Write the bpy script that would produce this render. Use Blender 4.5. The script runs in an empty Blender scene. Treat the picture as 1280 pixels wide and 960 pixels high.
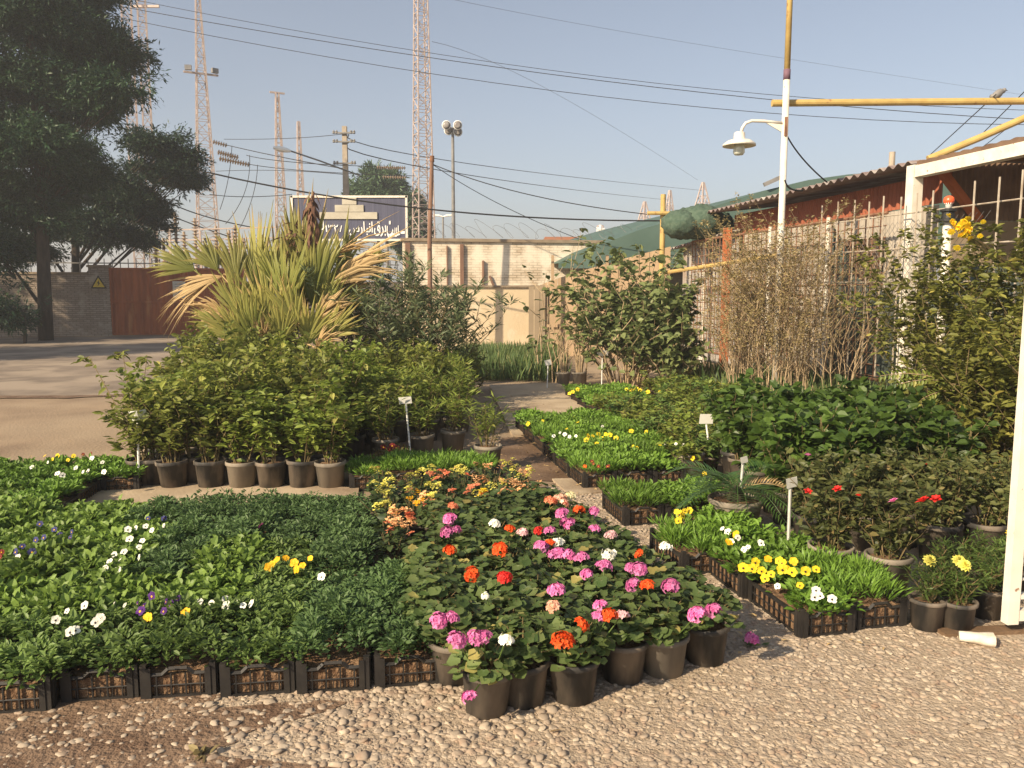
import bpy, math, random
import numpy as np
from mathutils import Vector, Matrix
R = math.radians
rng = np.random.default_rng(7)
random.seed(7)
scene = bpy.context.scene
COL = scene.collection

# ------------------------------------------------------------------ camera model (photo pixels 1280 x 960)
PITCH, CAMH, FPX = R(6.56), 1.6, 1000.0
def ray(px, py):
    x, y = (px-640)/FPX, -(py-480)/FPX
    return Vector((x, math.cos(PITCH)+y*math.sin(PITCH), -math.sin(PITCH)+y*math.cos(PITCH)))
def G(px, py, z=0.0):
    d = ray(px, py); t = (z-CAMH)/d.z
    return Vector((d.x*t, d.y*t, z))
def A(px, py, Y):
    d = ray(px, py); t = Y/d.y
    return Vector((d.x*t, Y, CAMH+d.z*t))
TH = R(11.5); CT, ST = math.cos(TH), math.sin(TH)
def L2W(u, v, z=0.0): return Vector((u*CT-v*ST, u*ST+v*CT, z))
def W2L(p): return (p.x*CT+p.y*ST, -p.x*ST+p.y*CT)

cam = bpy.data.cameras.new('camera'); cam.lens = 36*FPX/1280; cam.sensor_width = 36
cam.clip_start = .05; cam.clip_end = 3000
co = bpy.data.objects.new('camera', cam); COL.objects.link(co)
co.location = (0, 0, CAMH); co.rotation_euler = (R(90)-PITCH, 0, 0); scene.camera = co

# ------------------------------------------------------------------ light
SUN_EL = R(31); SUN_AZ = Vector((-.73, -.68, 0)).normalized()
to_sun = Vector((SUN_AZ.x*math.cos(SUN_EL), SUN_AZ.y*math.cos(SUN_EL), math.sin(SUN_EL)))
sl = bpy.data.lights.new('sun', 'SUN'); sl.energy = 4.8; sl.angle = R(.6); sl.color = (1.0, .82, .58)
so = bpy.data.objects.new('sun', sl); COL.objects.link(so)
so.rotation_euler = (-to_sun).to_track_quat('-Z', 'Y').to_euler()
w = bpy.data.worlds.new('World'); scene.world = w; w.use_nodes = True
nt = w.node_tree; bg = nt.nodes['Background']
sky = nt.nodes.new('ShaderNodeTexSky'); sky.sky_type = 'NISHITA'; sky.sun_disc = False
sky.sun_elevation = SUN_EL; sky.sun_rotation = math.atan2(SUN_AZ.x, SUN_AZ.y)
sky.air_density = 1.0; sky.dust_density = 1.8; sky.ozone_density = 2.2; sky.altitude = 100
hsv = nt.nodes.new('ShaderNodeHueSaturation'); hsv.inputs['Saturation'].default_value = .68
nt.links.new(sky.outputs[0], hsv.inputs['Color']); nt.links.new(hsv.outputs[0], bg.inputs[0])
bg.inputs[1].default_value = .076
vs = scene.view_settings; vs.view_transform = 'Standard'; vs.look = 'None'; vs.gamma = 1; vs.exposure = .9
scene.cycles.max_bounces = 10; scene.cycles.diffuse_bounces = 7; scene.cycles.transmission_bounces = 8; scene.cycles.transparent_max_bounces = 8
scene.cycles.use_denoising = True

hm = bpy.data.materials.new('haze air'); hm.use_nodes = True
for n_ in list(hm.node_tree.nodes):
    if n_.type != 'OUTPUT_MATERIAL': hm.node_tree.nodes.remove(n_)
pv = hm.node_tree.nodes.new('ShaderNodeVolumePrincipled'); pv.inputs['Density'].default_value = .0022; pv.inputs['Color'].default_value = (.93, .94, .96, 1); pv.inputs['Anisotropy'].default_value = .2
hm.node_tree.links.new(pv.outputs[0], [n_ for n_ in hm.node_tree.nodes if n_.type == 'OUTPUT_MATERIAL'][0].inputs['Volume'])
hme = bpy.data.meshes.new('haze'); hx = [(-420, 420), (-30, 910), (-1, 32)]
hme.from_pydata([(x, y, z) for z in hx[2] for y in hx[1] for x in hx[0]], [], [(0, 2, 3, 1), (4, 5, 7, 6), (0, 1, 5, 4), (1, 3, 7, 5), (3, 2, 6, 7), (2, 0, 4, 6)])
hme.materials.append(hm); ho = bpy.data.objects.new('haze', hme); COL.objects.link(ho); ho['kind'] = 'stuff'

# ------------------------------------------------------------------ materials
def newmat(name):
    m = bpy.data.materials.new(name); m.use_nodes = True
    return m, m.node_tree, m.node_tree.nodes['Principled BSDF']
def rgba(c): return (c[0], c[1], c[2], 1)
def leafmat(name, c1, c2, c3=None, trans=.28, rough=.5, spec=.35):
    m, t, b = newmat(name)
    at = t.nodes.new('ShaderNodeAttribute'); at.attribute_name = 'var'
    rp = t.nodes.new('ShaderNodeValToRGB'); e = rp.color_ramp.elements
    e[0].color = rgba(c1); e[1].color = rgba(c2); e[1].position = .85 if c3 else 1
    if c3:
        n = e.new(1.0); n.color = rgba(c3)
    t.links.new(at.outputs['Fac'], rp.inputs[0])
    oi = t.nodes.new('ShaderNodeObjectInfo'); mr = t.nodes.new('ShaderNodeMapRange')
    mr.inputs['To Min'].default_value = .78; mr.inputs['To Max'].default_value = 1.22
    t.links.new(oi.outputs['Random'], mr.inputs['Value'])
    h = t.nodes.new('ShaderNodeHueSaturation'); t.links.new(rp.outputs[0], h.inputs['Color']); t.links.new(mr.outputs[0], h.inputs['Value'])
    t.links.new(h.outputs[0], b.inputs['Base Color']); b.inputs['Roughness'].default_value = rough
    b.inputs['Specular IOR Level'].default_value = spec
    tr = t.nodes.new('ShaderNodeBsdfTranslucent'); t.links.new(h.outputs[0], tr.inputs[0])
    mx = t.nodes.new('ShaderNodeMixShader'); mx.inputs[0].default_value = trans
    t.links.new(b.outputs[0], mx.inputs[1]); t.links.new(tr.outputs[0], mx.inputs[2])
    t.links.new(mx.outputs[0], t.nodes['Material Output'].inputs[0])
    return m
def surf(name, c1, c2=None, scale=8, rough=.8, bump=0, bscale=None, detail=6, metal=0, lo=.35, hi=.65, spec=.3, c3=None, scale3=1.0, lo3=.5, hi3=.7, stretch=None, usevar=False):
    m, t, b = newmat(name); b.inputs['Roughness'].default_value = rough; b.inputs['Metallic'].default_value = metal
    b.inputs['Specular IOR Level'].default_value = spec; b.inputs['Base Color'].default_value = rgba(c1)
    tc = t.nodes.new('ShaderNodeTexCoord'); src = tc.outputs['Object']
    if stretch:
        mp = t.nodes.new('ShaderNodeMapping'); mp.inputs['Scale'].default_value = stretch
        t.links.new(src, mp.inputs[0]); src = mp.outputs[0]
    def noise(sc):
        n = t.nodes.new('ShaderNodeTexNoise'); n.inputs['Scale'].default_value = sc; n.inputs['Detail'].default_value = detail
        t.links.new(src, n.inputs['Vector']); return n
    if c2:
        n = noise(scale); f = n.outputs[0]
        if usevar:
            f = t.nodes.new('ShaderNodeAttribute'); f.attribute_name = 'var'; f = f.outputs['Fac']
        r = t.nodes.new('ShaderNodeMapRange'); r.inputs['From Min'].default_value = 0 if usevar else lo; r.inputs['From Max'].default_value = 1 if usevar else hi
        t.links.new(f, r.inputs['Value'])
        x = t.nodes.new('ShaderNodeMix'); x.data_type = 'RGBA'; x.inputs[6].default_value = rgba(c1); x.inputs[7].default_value = rgba(c2)
        t.links.new(r.outputs[0], x.inputs[0]); out = x.outputs[2]
        if c3:
            n3 = noise(scale3); r3 = t.nodes.new('ShaderNodeMapRange'); r3.inputs['From Min'].default_value = lo3; r3.inputs['From Max'].default_value = hi3
            t.links.new(n3.outputs[0], r3.inputs['Value'])
            x3 = t.nodes.new('ShaderNodeMix'); x3.data_type = 'RGBA'; x3.inputs[7].default_value = rgba(c3)
            t.links.new(out, x3.inputs[6]); t.links.new(r3.outputs[0], x3.inputs[0]); out = x3.outputs[2]
        t.links.new(out, b.inputs['Base Color'])
    if bump:
        n = noise(bscale or scale*3); bp = t.nodes.new('ShaderNodeBump'); bp.inputs['Strength'].default_value = bump; bp.inputs['Distance'].default_value = .02
        t.links.new(n.outputs[0], bp.inputs['Height']); t.links.new(bp.outputs[0], b.inputs['Normal'])
    return m
def brickmat(name, c1, c2, mortar, bw=.24, bh=.075, msize=.012, wash=None, washlo=.45, washhi=.6, bump=.6):
    m, t, b = newmat(name); b.inputs['Roughness'].default_value = .9; b.inputs['Specular IOR Level'].default_value = .15
    tc = t.nodes.new('ShaderNodeTexCoord'); sp = t.nodes.new('ShaderNodeSeparateXYZ'); cb = t.nodes.new('ShaderNodeCombineXYZ')
    t.links.new(tc.outputs['Object'], sp.inputs[0]); t.links.new(sp.outputs[0], cb.inputs[0]); t.links.new(sp.outputs[2], cb.inputs[1])
    br = t.nodes.new('ShaderNodeTexBrick'); br.inputs['Scale'].default_value = 1; br.inputs['Brick Width'].default_value = bw; br.inputs['Row Height'].default_value = bh
    br.inputs['Mortar Size'].default_value = msize; br.inputs['Mortar Smooth'].default_value = .3; br.inputs['Color1'].default_value = rgba(c1); br.inputs['Color2'].default_value = rgba(c2); br.inputs['Mortar'].default_value = rgba(mortar)
    wn = t.nodes.new('ShaderNodeTexNoise'); wn.inputs['Scale'].default_value = 9; t.links.new(tc.outputs['Object'], wn.inputs['Vector'])
    va = t.nodes.new('ShaderNodeVectorMath'); va.operation = 'MULTIPLY_ADD'; va.inputs[1].default_value = (.02, .02, .02)
    t.links.new(wn.outputs['Color'], va.inputs[0]); t.links.new(cb.outputs[0], va.inputs[2]); t.links.new(va.outputs[0], br.inputs['Vector'])
    out = br.outputs['Color']
    if wash:
        n = t.nodes.new('ShaderNodeTexNoise'); n.inputs['Scale'].default_value = 2.2; n.inputs['Detail'].default_value = 8; t.links.new(tc.outputs['Object'], n.inputs['Vector'])
        r = t.nodes.new('ShaderNodeMapRange'); r.inputs['From Min'].default_value = washlo; r.inputs['From Max'].default_value = washhi; r.inputs['To Max'].default_value = .8
        t.links.new(n.outputs[0], r.inputs['Value'])
        x = t.nodes.new('ShaderNodeMix'); x.data_type = 'RGBA'; x.inputs[7].default_value = rgba(wash); t.links.new(out, x.inputs[6]); t.links.new(r.outputs[0], x.inputs[0]); out = x.outputs[2]
    t.links.new(out, b.inputs['Base Color'])
    bp = t.nodes.new('ShaderNodeBump'); bp.inputs['Strength'].default_value = bump; bp.inputs['Distance'].default_value = .015; bp.invert = True
    t.links.new(br.outputs['Fac'], bp.inputs['Height']); t.links.new(bp.outputs[0], b.inputs['Normal'])
    return m

M = {}
M['ground'] = surf('sandy ground', (.30, .22, .145), (.21, .15, .10), scale=1.2, rough=.95, bump=.5, bscale=30, c3=(.36, .28, .19), scale3=.35, lo3=.45, hi3=.7)
M['gravel'] = surf('gravel dust', (.40, .32, .235), (.31, .24, .17), scale=25, rough=.95, bump=.8, bscale=60)
M['soil'] = surf('damp soil', (.12, .072, .045), (.22, .15, .10), scale=5, rough=.9, bump=1, bscale=45)
M['potsoil'] = surf('potting soil', (.12, .065, .035), (.24, .15, .085), scale=30, rough=.95, bump=1, bscale=90)
M['asphalt'] = surf('worn asphalt', (.17, .135, .105), (.25, .20, .155), scale=2, rough=.9, bump=.3, bscale=80, c3=(.31, .25, .19), scale3=.7, lo3=.48, hi3=.58)
M['concrete'] = surf('dusty concrete', (.45, .36, .25), (.36, .28, .19), scale=3, rough=.9, bump=.3, bscale=40, c3=(.22, .155, .10), scale3=.9, lo3=.52, hi3=.66)
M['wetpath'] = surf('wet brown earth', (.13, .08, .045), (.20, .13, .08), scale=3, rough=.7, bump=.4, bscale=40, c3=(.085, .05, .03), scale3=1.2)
M['pebble'] = surf('pebbles', (.25, .20, .155), (.46, .38, .285), usevar=True, rough=.85, bump=.15, bscale=60, c3=(.27, .19, .135), scale3=14, lo3=.48, hi3=.7)
M['black'] = surf('black crate plastic', (.010, .009, .009), (.03, .026, .022), scale=9, rough=.55, spec=.4)
M['pot'] = surf('dusty black pot plastic', (.032, .03, .028), (.19, .155, .12), scale=9, rough=.65, spec=.35, bump=.1, stretch=(1, 1, .4), lo=.4, hi=.68)
M['greypot'] = surf('grey pot plastic', (.13, .115, .095), (.29, .245, .19), scale=6, rough=.75, spec=.3, stretch=(1, 1, .4))
M['stem'] = surf('green brown stems', (.10, .085, .03), (.17, .12, .06), scale=20, rough=.8)
M['twig'] = surf('dry twig', (.28, .205, .12), (.42, .32, .20), scale=12, rough=.9)
M['bark'] = surf('dark bark', (.035, .026, .02), (.07, .05, .036), scale=10, rough=.95, bump=1, bscale=14, stretch=(1, 1, .25))
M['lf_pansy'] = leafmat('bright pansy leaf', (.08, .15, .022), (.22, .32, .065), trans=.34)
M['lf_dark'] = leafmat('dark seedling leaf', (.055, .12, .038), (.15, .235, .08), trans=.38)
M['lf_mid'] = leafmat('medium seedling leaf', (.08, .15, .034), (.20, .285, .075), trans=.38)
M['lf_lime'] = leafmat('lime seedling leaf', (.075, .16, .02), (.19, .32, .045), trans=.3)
M['lf_ger'] = leafmat('geranium leaf', (.06, .105, .03), (.175, .22, .075), (.36, .31, .10), trans=.4)
M['lf_kal'] = leafmat('succulent leaf', (.03, .055, .018), (.09, .125, .04), trans=.3, spec=.4)
M['lf_olive'] = leafmat('olive shrub leaf', (.10, .125, .022), (.26, .29, .06), (.36, .33, .09), trans=.38)
M['lf_bright'] = leafmat('fresh shrub leaf', (.11, .16, .022), (.27, .33, .065), (.38, .37, .10), trans=.36)
M['lf_hyd'] = leafmat('glossy broad leaf', (.034, .07, .012), (.10, .165, .03), trans=.36, rough=.45, spec=.4)
M['lf_rose'] = leafmat('rose leaf', (.05, .068, .022), (.145, .155, .05), (.24, .18, .07), trans=.36)
M['lf_marig'] = leafmat('marigold leaf', (.05, .095, .022), (.14, .20, .045), trans=.36)
M['lf_ole'] = leafmat('oleander leaf', (.09, .125, .055), (.22, .26, .13), trans=.34)
M['lf_big'] = leafmat('broad bush leaf', (.105, .145, .048), (.28, .32, .125), trans=.34)
M['lf_tall'] = leafmat('tall shrub leaf', (.075, .09, .018), (.21, .21, .045), (.38, .33, .08), trans=.32)
M['lf_dry'] = leafmat('withered leaf', (.24, .195, .085), (.42, .34, .165), trans=.32)
M['lf_tree'] = leafmat('evergreen spray', (.011, .037, .018), (.04, .085, .032), (.085, .125, .036), trans=.18)
M['lf_tree2'] = leafmat('hazy tree leaf', (.05, .09, .045), (.11, .17, .08), trans=.2)
M['lf_palm'] = leafmat('fan palm leaf', (.17, .21, .045), (.40, .37, .11), (.50, .37, .16), trans=.42, rough=.45)
M['lf_palmdry'] = leafmat('dead palm leaf', (.34, .22, .09), (.58, .43, .22), trans=.2, rough=.7)
M['lf_palmdead'] = leafmat('brown palm bract', (.09, .045, .03), (.17, .09, .055), trans=.1, rough=.8)
M['lf_cycas'] = leafmat('cycas leaf', (.025, .07, .016), (.09, .16, .035), trans=.18, rough=.4, spec=.5)
M['lf_grass'] = leafmat('grass blade', (.05, .095, .03), (.13, .18, .06), (.26, .23, .10), trans=.25)
M['lf_red'] = leafmat('reddish shrub leaf', (.09, .05, .02), (.13, .11, .03), trans=.25)
def petal(name, c, c2=None, trans=.25): return leafmat(name, c, c2 or tuple(min(1, x*1.35+.02) for x in c), trans=trans, rough=.6, spec=.2)
PET = {'pink': petal('hot pink petal', (.55, .09, .30), (.78, .27, .52)), 'red': petal('red petal', (.55, .02, .015)), 'orange': petal('orange red petal', (.75, .075, .012), (.92, .16, .03)),
       'white': petal('white petal', (.78, .76, .66)), 'pale': petal('pale pink petal', (.75, .42, .45), (.85, .62, .60)), 'salmon': petal('salmon petal', (.80, .38, .24), (.90, .60, .45)),
       'cream': petal('cream petal', (.75, .68, .42)), 'coral': petal('coral petal', (.72, .20, .10), (.80, .32, .17)), 'peach': petal('peach petal', (.78, .42, .18), (.85, .55, .28)),
       'yellow': petal('yellow petal', (.80, .56, .02), (.88, .70, .04)), 'lemon': petal('lemon petal', (.62, .58, .10), (.75, .70, .18)), 'gold': petal('golden petal', (.82, .42, .01), (.88, .55, .03)),
       'purple': petal('purple petal', (.05, .012, .11), (.09, .025, .17)), 'navy': petal('navy petal', (.025, .025, .10), (.06, .06, .18)), 'maroon': petal('maroon petal', (.16, .015, .012))}
M['eye'] = surf('dark flower eye', (.02, .008, .015), rough=.8)
M['white'] = surf('chipped white paint', (.72, .68, .60), (.62, .57, .48), scale=7, rough=.6, c3=(.28, .17, .10), scale3=24, lo3=.66, hi3=.72)
M['rod'] = surf('dull pale steel rod', (.44, .39, .32), (.30, .24, .18), scale=9, rough=.7)
M['sign'] = surf('white plastic tag', (.80, .79, .74), rough=.5)
M['oldsign'] = surf('grubby tag plastic', (.42, .42, .38), (.55, .54, .50), scale=30, rough=.6)
M['yellow'] = surf('yellow pipe paint', (.50, .36, .13), (.42, .29, .10), scale=6, rough=.55, c3=(.30, .17, .07), scale3=12, lo3=.62, hi3=.7)
M['rust'] = surf('rusty steel', (.15, .075, .045), (.26, .14, .085), scale=8, rough=.9)
M['orange'] = surf('orange primer steel', (.42, .13, .045), (.33, .10, .04), scale=5, rough=.8)
M['gate'] = surf('rusty red gate paint', (.36, .105, .035), (.24, .07, .026), scale=3, rough=.7, stretch=(1, 1, .2), c3=(.38, .16, .06), scale3=2.5, lo3=.6, hi3=.72)
M['redwall'] = surf('red painted corrugated metal', (.30, .09, .045), (.23, .07, .035), scale=3, rough=.7)
M['roofmetal'] = surf('weathered roof sheet', (.30, .24, .22), (.18, .13, .12), scale=4, rough=.7, c3=(.5, .47, .43), scale3=2)
M['greymetal'] = surf('grey corrugated sheet', (.34, .32, .30), (.25, .23, .21), scale=2, rough=.65, c3=(.24, .15, .09), scale3=1.5, lo3=.58, hi3=.75, stretch=(1, 1, .3))
M['panelwhite'] = surf('whitewashed panel', (.40, .36, .31), (.30, .265, .22), scale=2.5, rough=.85, stretch=(1, 1, .3))
M['brown_board_and_shade'] = surf('brown board and painted shade', (.12, .075, .05), (.18, .115, .075), scale=4, rough=.85)
M['tarp'] = surf('green tarpaulin', (.085, .135, .115), (.065, .11, .092), scale=1.2, rough=.6, bump=.3, bscale=2)
M['tarpdark'] = surf('dark teal shade cloth', (.065, .085, .075), (.05, .062, .055), scale=1.5, rough=.85, bump=.4, bscale=4)
M['net'] = surf('rolled dark green net', (.05, .085, .06), (.085, .125, .09), scale=14, rough=.9, bump=1, bscale=20)
M['tan'] = surf('tan boards', (.40, .285, .175), (.33, .235, .145), scale=1.5, rough=.85, stretch=(3, 3, .3))
M['plaster'] = surf('tan wall render', (.70, .57, .39), (.61, .49, .32), scale=1.5, rough=.9, bump=.3, bscale=20, c3=(.68, .58, .42), scale3=3, lo3=.58, hi3=.68)
M['tanwall'] = surf('plain rendered wall', (.30, .235, .16), (.25, .195, .13), scale=1.5, rough=.9)
M['brick'] = brickmat('whitewashed brick', (.60, .52, .40), (.50, .41, .30), (.30, .24, .17), bw=.22, bh=.066, wash=(.80, .73, .60), washlo=.36, washhi=.6, bump=.2)
M['brickgrey'] = brickmat('grey brick', (.36, .30, .25), (.28, .23, .19), (.19, .155, .125), wash=(.46, .40, .34), washlo=.55, washhi=.7)
M['coping'] = surf('stone coping', (.30, .24, .17), (.22, .17, .12), scale=5, rough=.9)
M['tower'] = surf('galvanised tower steel', (.50, .41, .36), (.42, .33, .29), scale=3, rough=.6, metal=0)
M['pole'] = surf('concrete pole', (.40, .34, .27), (.33, .28, .22), scale=6, rough=.9)
M['wire'] = surf('black cable', (.025, .024, .024), rough=.6)
M['insul'] = surf('glazed insulator', (.30, .22, .15), (.42, .33, .24), scale=6, rough=.35, spec=.5)
M['steel'] = surf('grey steel', (.24, .23, .22), (.17, .165, .16), scale=4, rough=.5)
M['blue'] = surf('faded blue board', (.062, .066, .105), (.09, .093, .14), scale=3, rough=.6, stretch=(14, 1, .12), c3=(.16, .15, .2), scale3=2, lo3=.60, hi3=.72)
M['ivory'] = surf('ivory sign paint', (.46, .43, .35), (.38, .35, .28), scale=4, rough=.7)
M['bulb'] = surf('frosted lamp glass', (.60, .62, .55), rough=.25, spec=.5)
M['redlamp'] = surf('red lamp dome', (.70, .11, .035), rough=.3, spec=.5)
M['blackpaint'] = surf('black paint', (.02, .02, .02), rough=.5)
M['warn'] = surf('warning yellow', (.62, .45, .05), rough=.6)
M['lens'] = surf('floodlight glass', (.16, .14, .13), (.3, .28, .26), scale=4, rough=.2, spec=.5)
M['cup'] = surf('crushed white plastic', (.75, .70, .60), (.62, .52, .40), scale=20, rough=.6)
M['terracotta'] = surf('red brown roof', (.33, .15, .09), rough=.9)
M['pinkpole'] = surf('rusty pipe', (.17, .10, .07), (.24, .14, .095), scale=8, rough=.85, stretch=(1, 1, .3))

# ------------------------------------------------------------------ mesh building
class MB:
    def __init__(s): s.V = []; s.F = []; s.var = []; s.n = 0
    def add(s, v, faces, mat=0, var=.5):
        v = np.asarray(v, dtype=np.float64).reshape(-1, 3)
        s.V.append(v)
        s.var.append(np.full(len(v), var) if np.isscalar(var) else np.asarray(var))
        for f in faces:
            f = np.asarray(f, dtype=np.int64)
            if f.ndim == 1: f = f[None, :]
            if len(f): s.F.append((f+s.n, mat))
        s.n += len(v); return s
    def mesh(s, name, mats, smooth=False):
        me = bpy.data.meshes.new(name)
        V = np.concatenate(s.V); var = np.concatenate(s.var)
        me.vertices.add(len(V)); me.vertices.foreach_set('co', V.astype(np.float32).ravel())
        li = np.concatenate([f.ravel() for f, _ in s.F]); tot = np.concatenate([np.full(len(f), f.shape[1]) for f, _ in s.F])
        mi = np.concatenate([np.full(len(f), m) for f, m in s.F])
        me.loops.add(len(li)); me.loops.foreach_set('vertex_index', li.astype(np.int32))
        me.polygons.add(len(tot)); st = np.concatenate([[0], np.cumsum(tot)[:-1]])
        me.polygons.foreach_set('loop_start', st.astype(np.int32)); me.polygons.foreach_set('loop_total', tot.astype(np.int32))
        me.polygons.foreach_set('material_index', mi.astype(np.int32))
        me.polygons.foreach_set('use_smooth', np.full(len(tot), bool(smooth)))
        a = me.attributes.new('var', 'FLOAT', 'POINT'); a.data.foreach_set('value', var.astype(np.float32))
        for m in (mats if isinstance(mats, (list, tuple)) else [mats]): me.materials.append(m)
        me.update(calc_edges=True); me.validate(); return me
    def build(s, name, mats, parent=None, smooth=False, loc=None):
        o = bpy.data.objects.new(name, s.mesh(name, mats, smooth)); COL.objects.link(o)
        if parent: o.parent = parent
        if loc is not None: o.location = loc
        return o
def nrm(a): return a/np.maximum(np.linalg.norm(a, axis=-1, keepdims=True), 1e-9)
BOXF = [np.array([[0, 3, 2, 1], [4, 5, 6, 7], [0, 1, 5, 4], [1, 2, 6, 5], [2, 3, 7, 6], [3, 0, 4, 7]])]
def box(mb, c, s, rot=0, mat=0, var=.5, taper=1):
    x, y, z = s[0]/2, s[1]/2, s[2]/2
    v = np.array([[-x, -y, -z], [x, -y, -z], [x, y, -z], [-x, y, -z], [-x*taper, -y*taper, z], [x*taper, -y*taper, z], [x*taper, y*taper, z], [-x*taper, y*taper, z]])
    if rot: cs, sn = math.cos(rot), math.sin(rot); v = v @ np.array([[cs, sn, 0], [-sn, cs, 0], [0, 0, 1]])
    return mb.add(v+np.asarray(c), BOXF, mat, var)
def tube(mb, pts, r, n=6, mat=0, var=.5, cap=True, twist=0):
    P = np.array([tuple(p) for p in pts], dtype=float); k = len(P)
    r = np.full(k, r) if np.isscalar(r) else np.asarray(r, dtype=float)
    T = nrm(np.gradient(P, axis=0))
    ref = np.array([0, 0, 1.]) if abs(T[0][2]) < .9 else np.array([1., 0, 0])
    a = nrm(np.cross(T, ref)); b = np.cross(T, a)
    ang = np.arange(n)*2*math.pi/n+twist
    V = P[:, None]+r[:, None, None]*(np.cos(ang)[None, :, None]*a[:, None]+np.sin(ang)[None, :, None]*b[:, None])
    i = np.arange(k-1)[:, None]*n; j = np.arange(n)[None, :]; j2 = (j+1) % n
    F = np.stack([i+j, i+j2, i+n+j2, i+n+j], -1).reshape(-1, 4)
    fs = [F]
    if cap and n > 2: fs += [np.arange(n)[None, ::-1], (np.arange(n)+(k-1)*n)[None]]
    return mb.add(V.reshape(-1, 3), fs, mat, var)
def beam(mb, p, q, w_, mat=0, var=.5): return tube(mb, [p, q], w_*.707, 4, mat, var, twist=math.pi/4)
def lathe(mb, prof, n=20, c=(0, 0, 0), mat=0, var=.5, close=True):
    P = np.array(prof); k = len(P); ang = np.arange(n)*2*math.pi/n
    V = np.stack([P[:, 0][:, None]*np.cos(ang), P[:, 0][:, None]*np.sin(ang), np.repeat(P[:, 1][:, None], n, 1)], -1).reshape(-1, 3)+np.asarray(c)
    i = np.arange(k-1)[:, None]*n; j = np.arange(n)[None, :]; j2 = (j+1) % n
    fs = [np.stack([i+j, i+j2, i+n+j2, i+n+j], -1).reshape(-1, 4)]
    if close: fs += [np.arange(n)[None, ::-1], (np.arange(n)+(k-1)*n)[None]]
    return mb.add(V, fs, mat, var)
def tpl(v, *faces): return np.array(v, dtype=float), [np.array(f) for f in faces]
OVAL = tpl([(0, 0, 0), (-.22, .32, .05), (0, .32, -.03), (.22, .32, .05), (-.2, .66, .03), (0, .66, -.05), (.2, .66, .03), (0, 1, -.13)],
           [[0, 2, 1], [0, 3, 2], [4, 5, 7], [5, 6, 7]], [[1, 2, 5, 4], [2, 3, 6, 5]])
WIDE = (OVAL[0]*np.array([1.5, 1, 1.3]), OVAL[1])
LANCE = tpl([(0, 0, 0), (-.075, .45, .02), (.075, .45, .02), (0, 1, -.08)], [[0, 2, 1], [1, 2, 3]])
WLANCE = (LANCE[0]*np.array([1.8, 1, 1]), LANCE[1])
SLIM = (LANCE[0]*np.array([.55, 1, 1]), LANCE[1])
_a = np.arange(10)*2*math.pi/10
_r = np.where(np.arange(10) % 2 == 0, .52, .44); _r[0] = .2
ROUND = (np.concatenate([[[0, .38, -.06]], np.stack([np.sin(_a+math.pi)*_r, .45+np.cos(_a+math.pi)*_r, .05+.05*np.cos(_a*2.5)], -1)]),
         [np.array([[0, i+1, (i+1) % 10+1] for i in range(10)])])
def scatter(mb, t, pos, d, nh, sc, mat=0, var=None):
    tv, tf = t; N = len(pos)
    if N == 0: return
    d = nrm(np.asarray(d, float)); z = np.asarray(nh, float)+1e-4; z = nrm(z-(z*d).sum(-1, keepdims=True)*d); x = np.cross(d, z)
    sc = np.broadcast_to(np.asarray(sc, float), (N,))
    V = (tv[None, :, 0, None]*x[:, None]+tv[None, :, 1, None]*d[:, None]+tv[None, :, 2, None]*z[:, None])*sc[:, None, None]+np.asarray(pos)[:, None]
    k = len(tv); off = (np.arange(N)*k)[:, None, None]
    if var is None: var = rng.random(N)
    mb.add(V.reshape(-1, 3), [(f[None]+off).reshape(-1, f.shape[1]) for f in tf], mat, np.repeat(var, k))
def rdir(N, up=.4, spread=1.0):
    a = rng.random(N)*2*math.pi; return np.stack([np.cos(a)*spread, np.sin(a)*spread, up+rng.normal(0, .35, N)], -1)
def rnorm(N, k=.45): return np.array([0, 0, 1.])+rng.normal(0, k, (N, 3))

def empty(name, loc=(0, 0, 0), rot=0):
    o = bpy.data.objects.new(name, None); COL.objects.link(o); o.location = loc; o.rotation_euler = (0, 0, rot); o.empty_display_size = .1; return o
def tag(o, label, cat, group=None):
    o['label'] = label; o['category'] = cat
    if group: o['group'] = group
    return o
def thing(name, label, cat, loc=(0, 0, 0), rot=0, group=None): return tag(empty(name, loc, rot), label, cat, group)
def struct(o): o['kind'] = 'structure'; return o
def stuff(o): o['kind'] = 'stuff'; return o
def add_mesh(name, me, parent, loc=(0, 0, 0), rot=None, scale=1):
    o = bpy.data.objects.new(name, me); COL.objects.link(o); o.parent = parent; o.location = loc
    if rot is not None: o.rotation_euler = rot
    o.scale = (scale,)*3; return o
ORD = ['first', 'second', 'third', 'fourth', 'fifth', 'sixth', 'seventh', 'eighth', 'ninth', 'tenth', 'eleventh', 'twelfth']
# instanced kits: name -> list of (part name, mesh)
def kit(name, parts, label, cat, loc, rot=0, scale=1, group=None):
    o = thing(name, label, cat, loc, rot, group); o.scale = (scale,)*3
    for pn, me in parts: add_mesh(pn, me, o)
    return o

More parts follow.
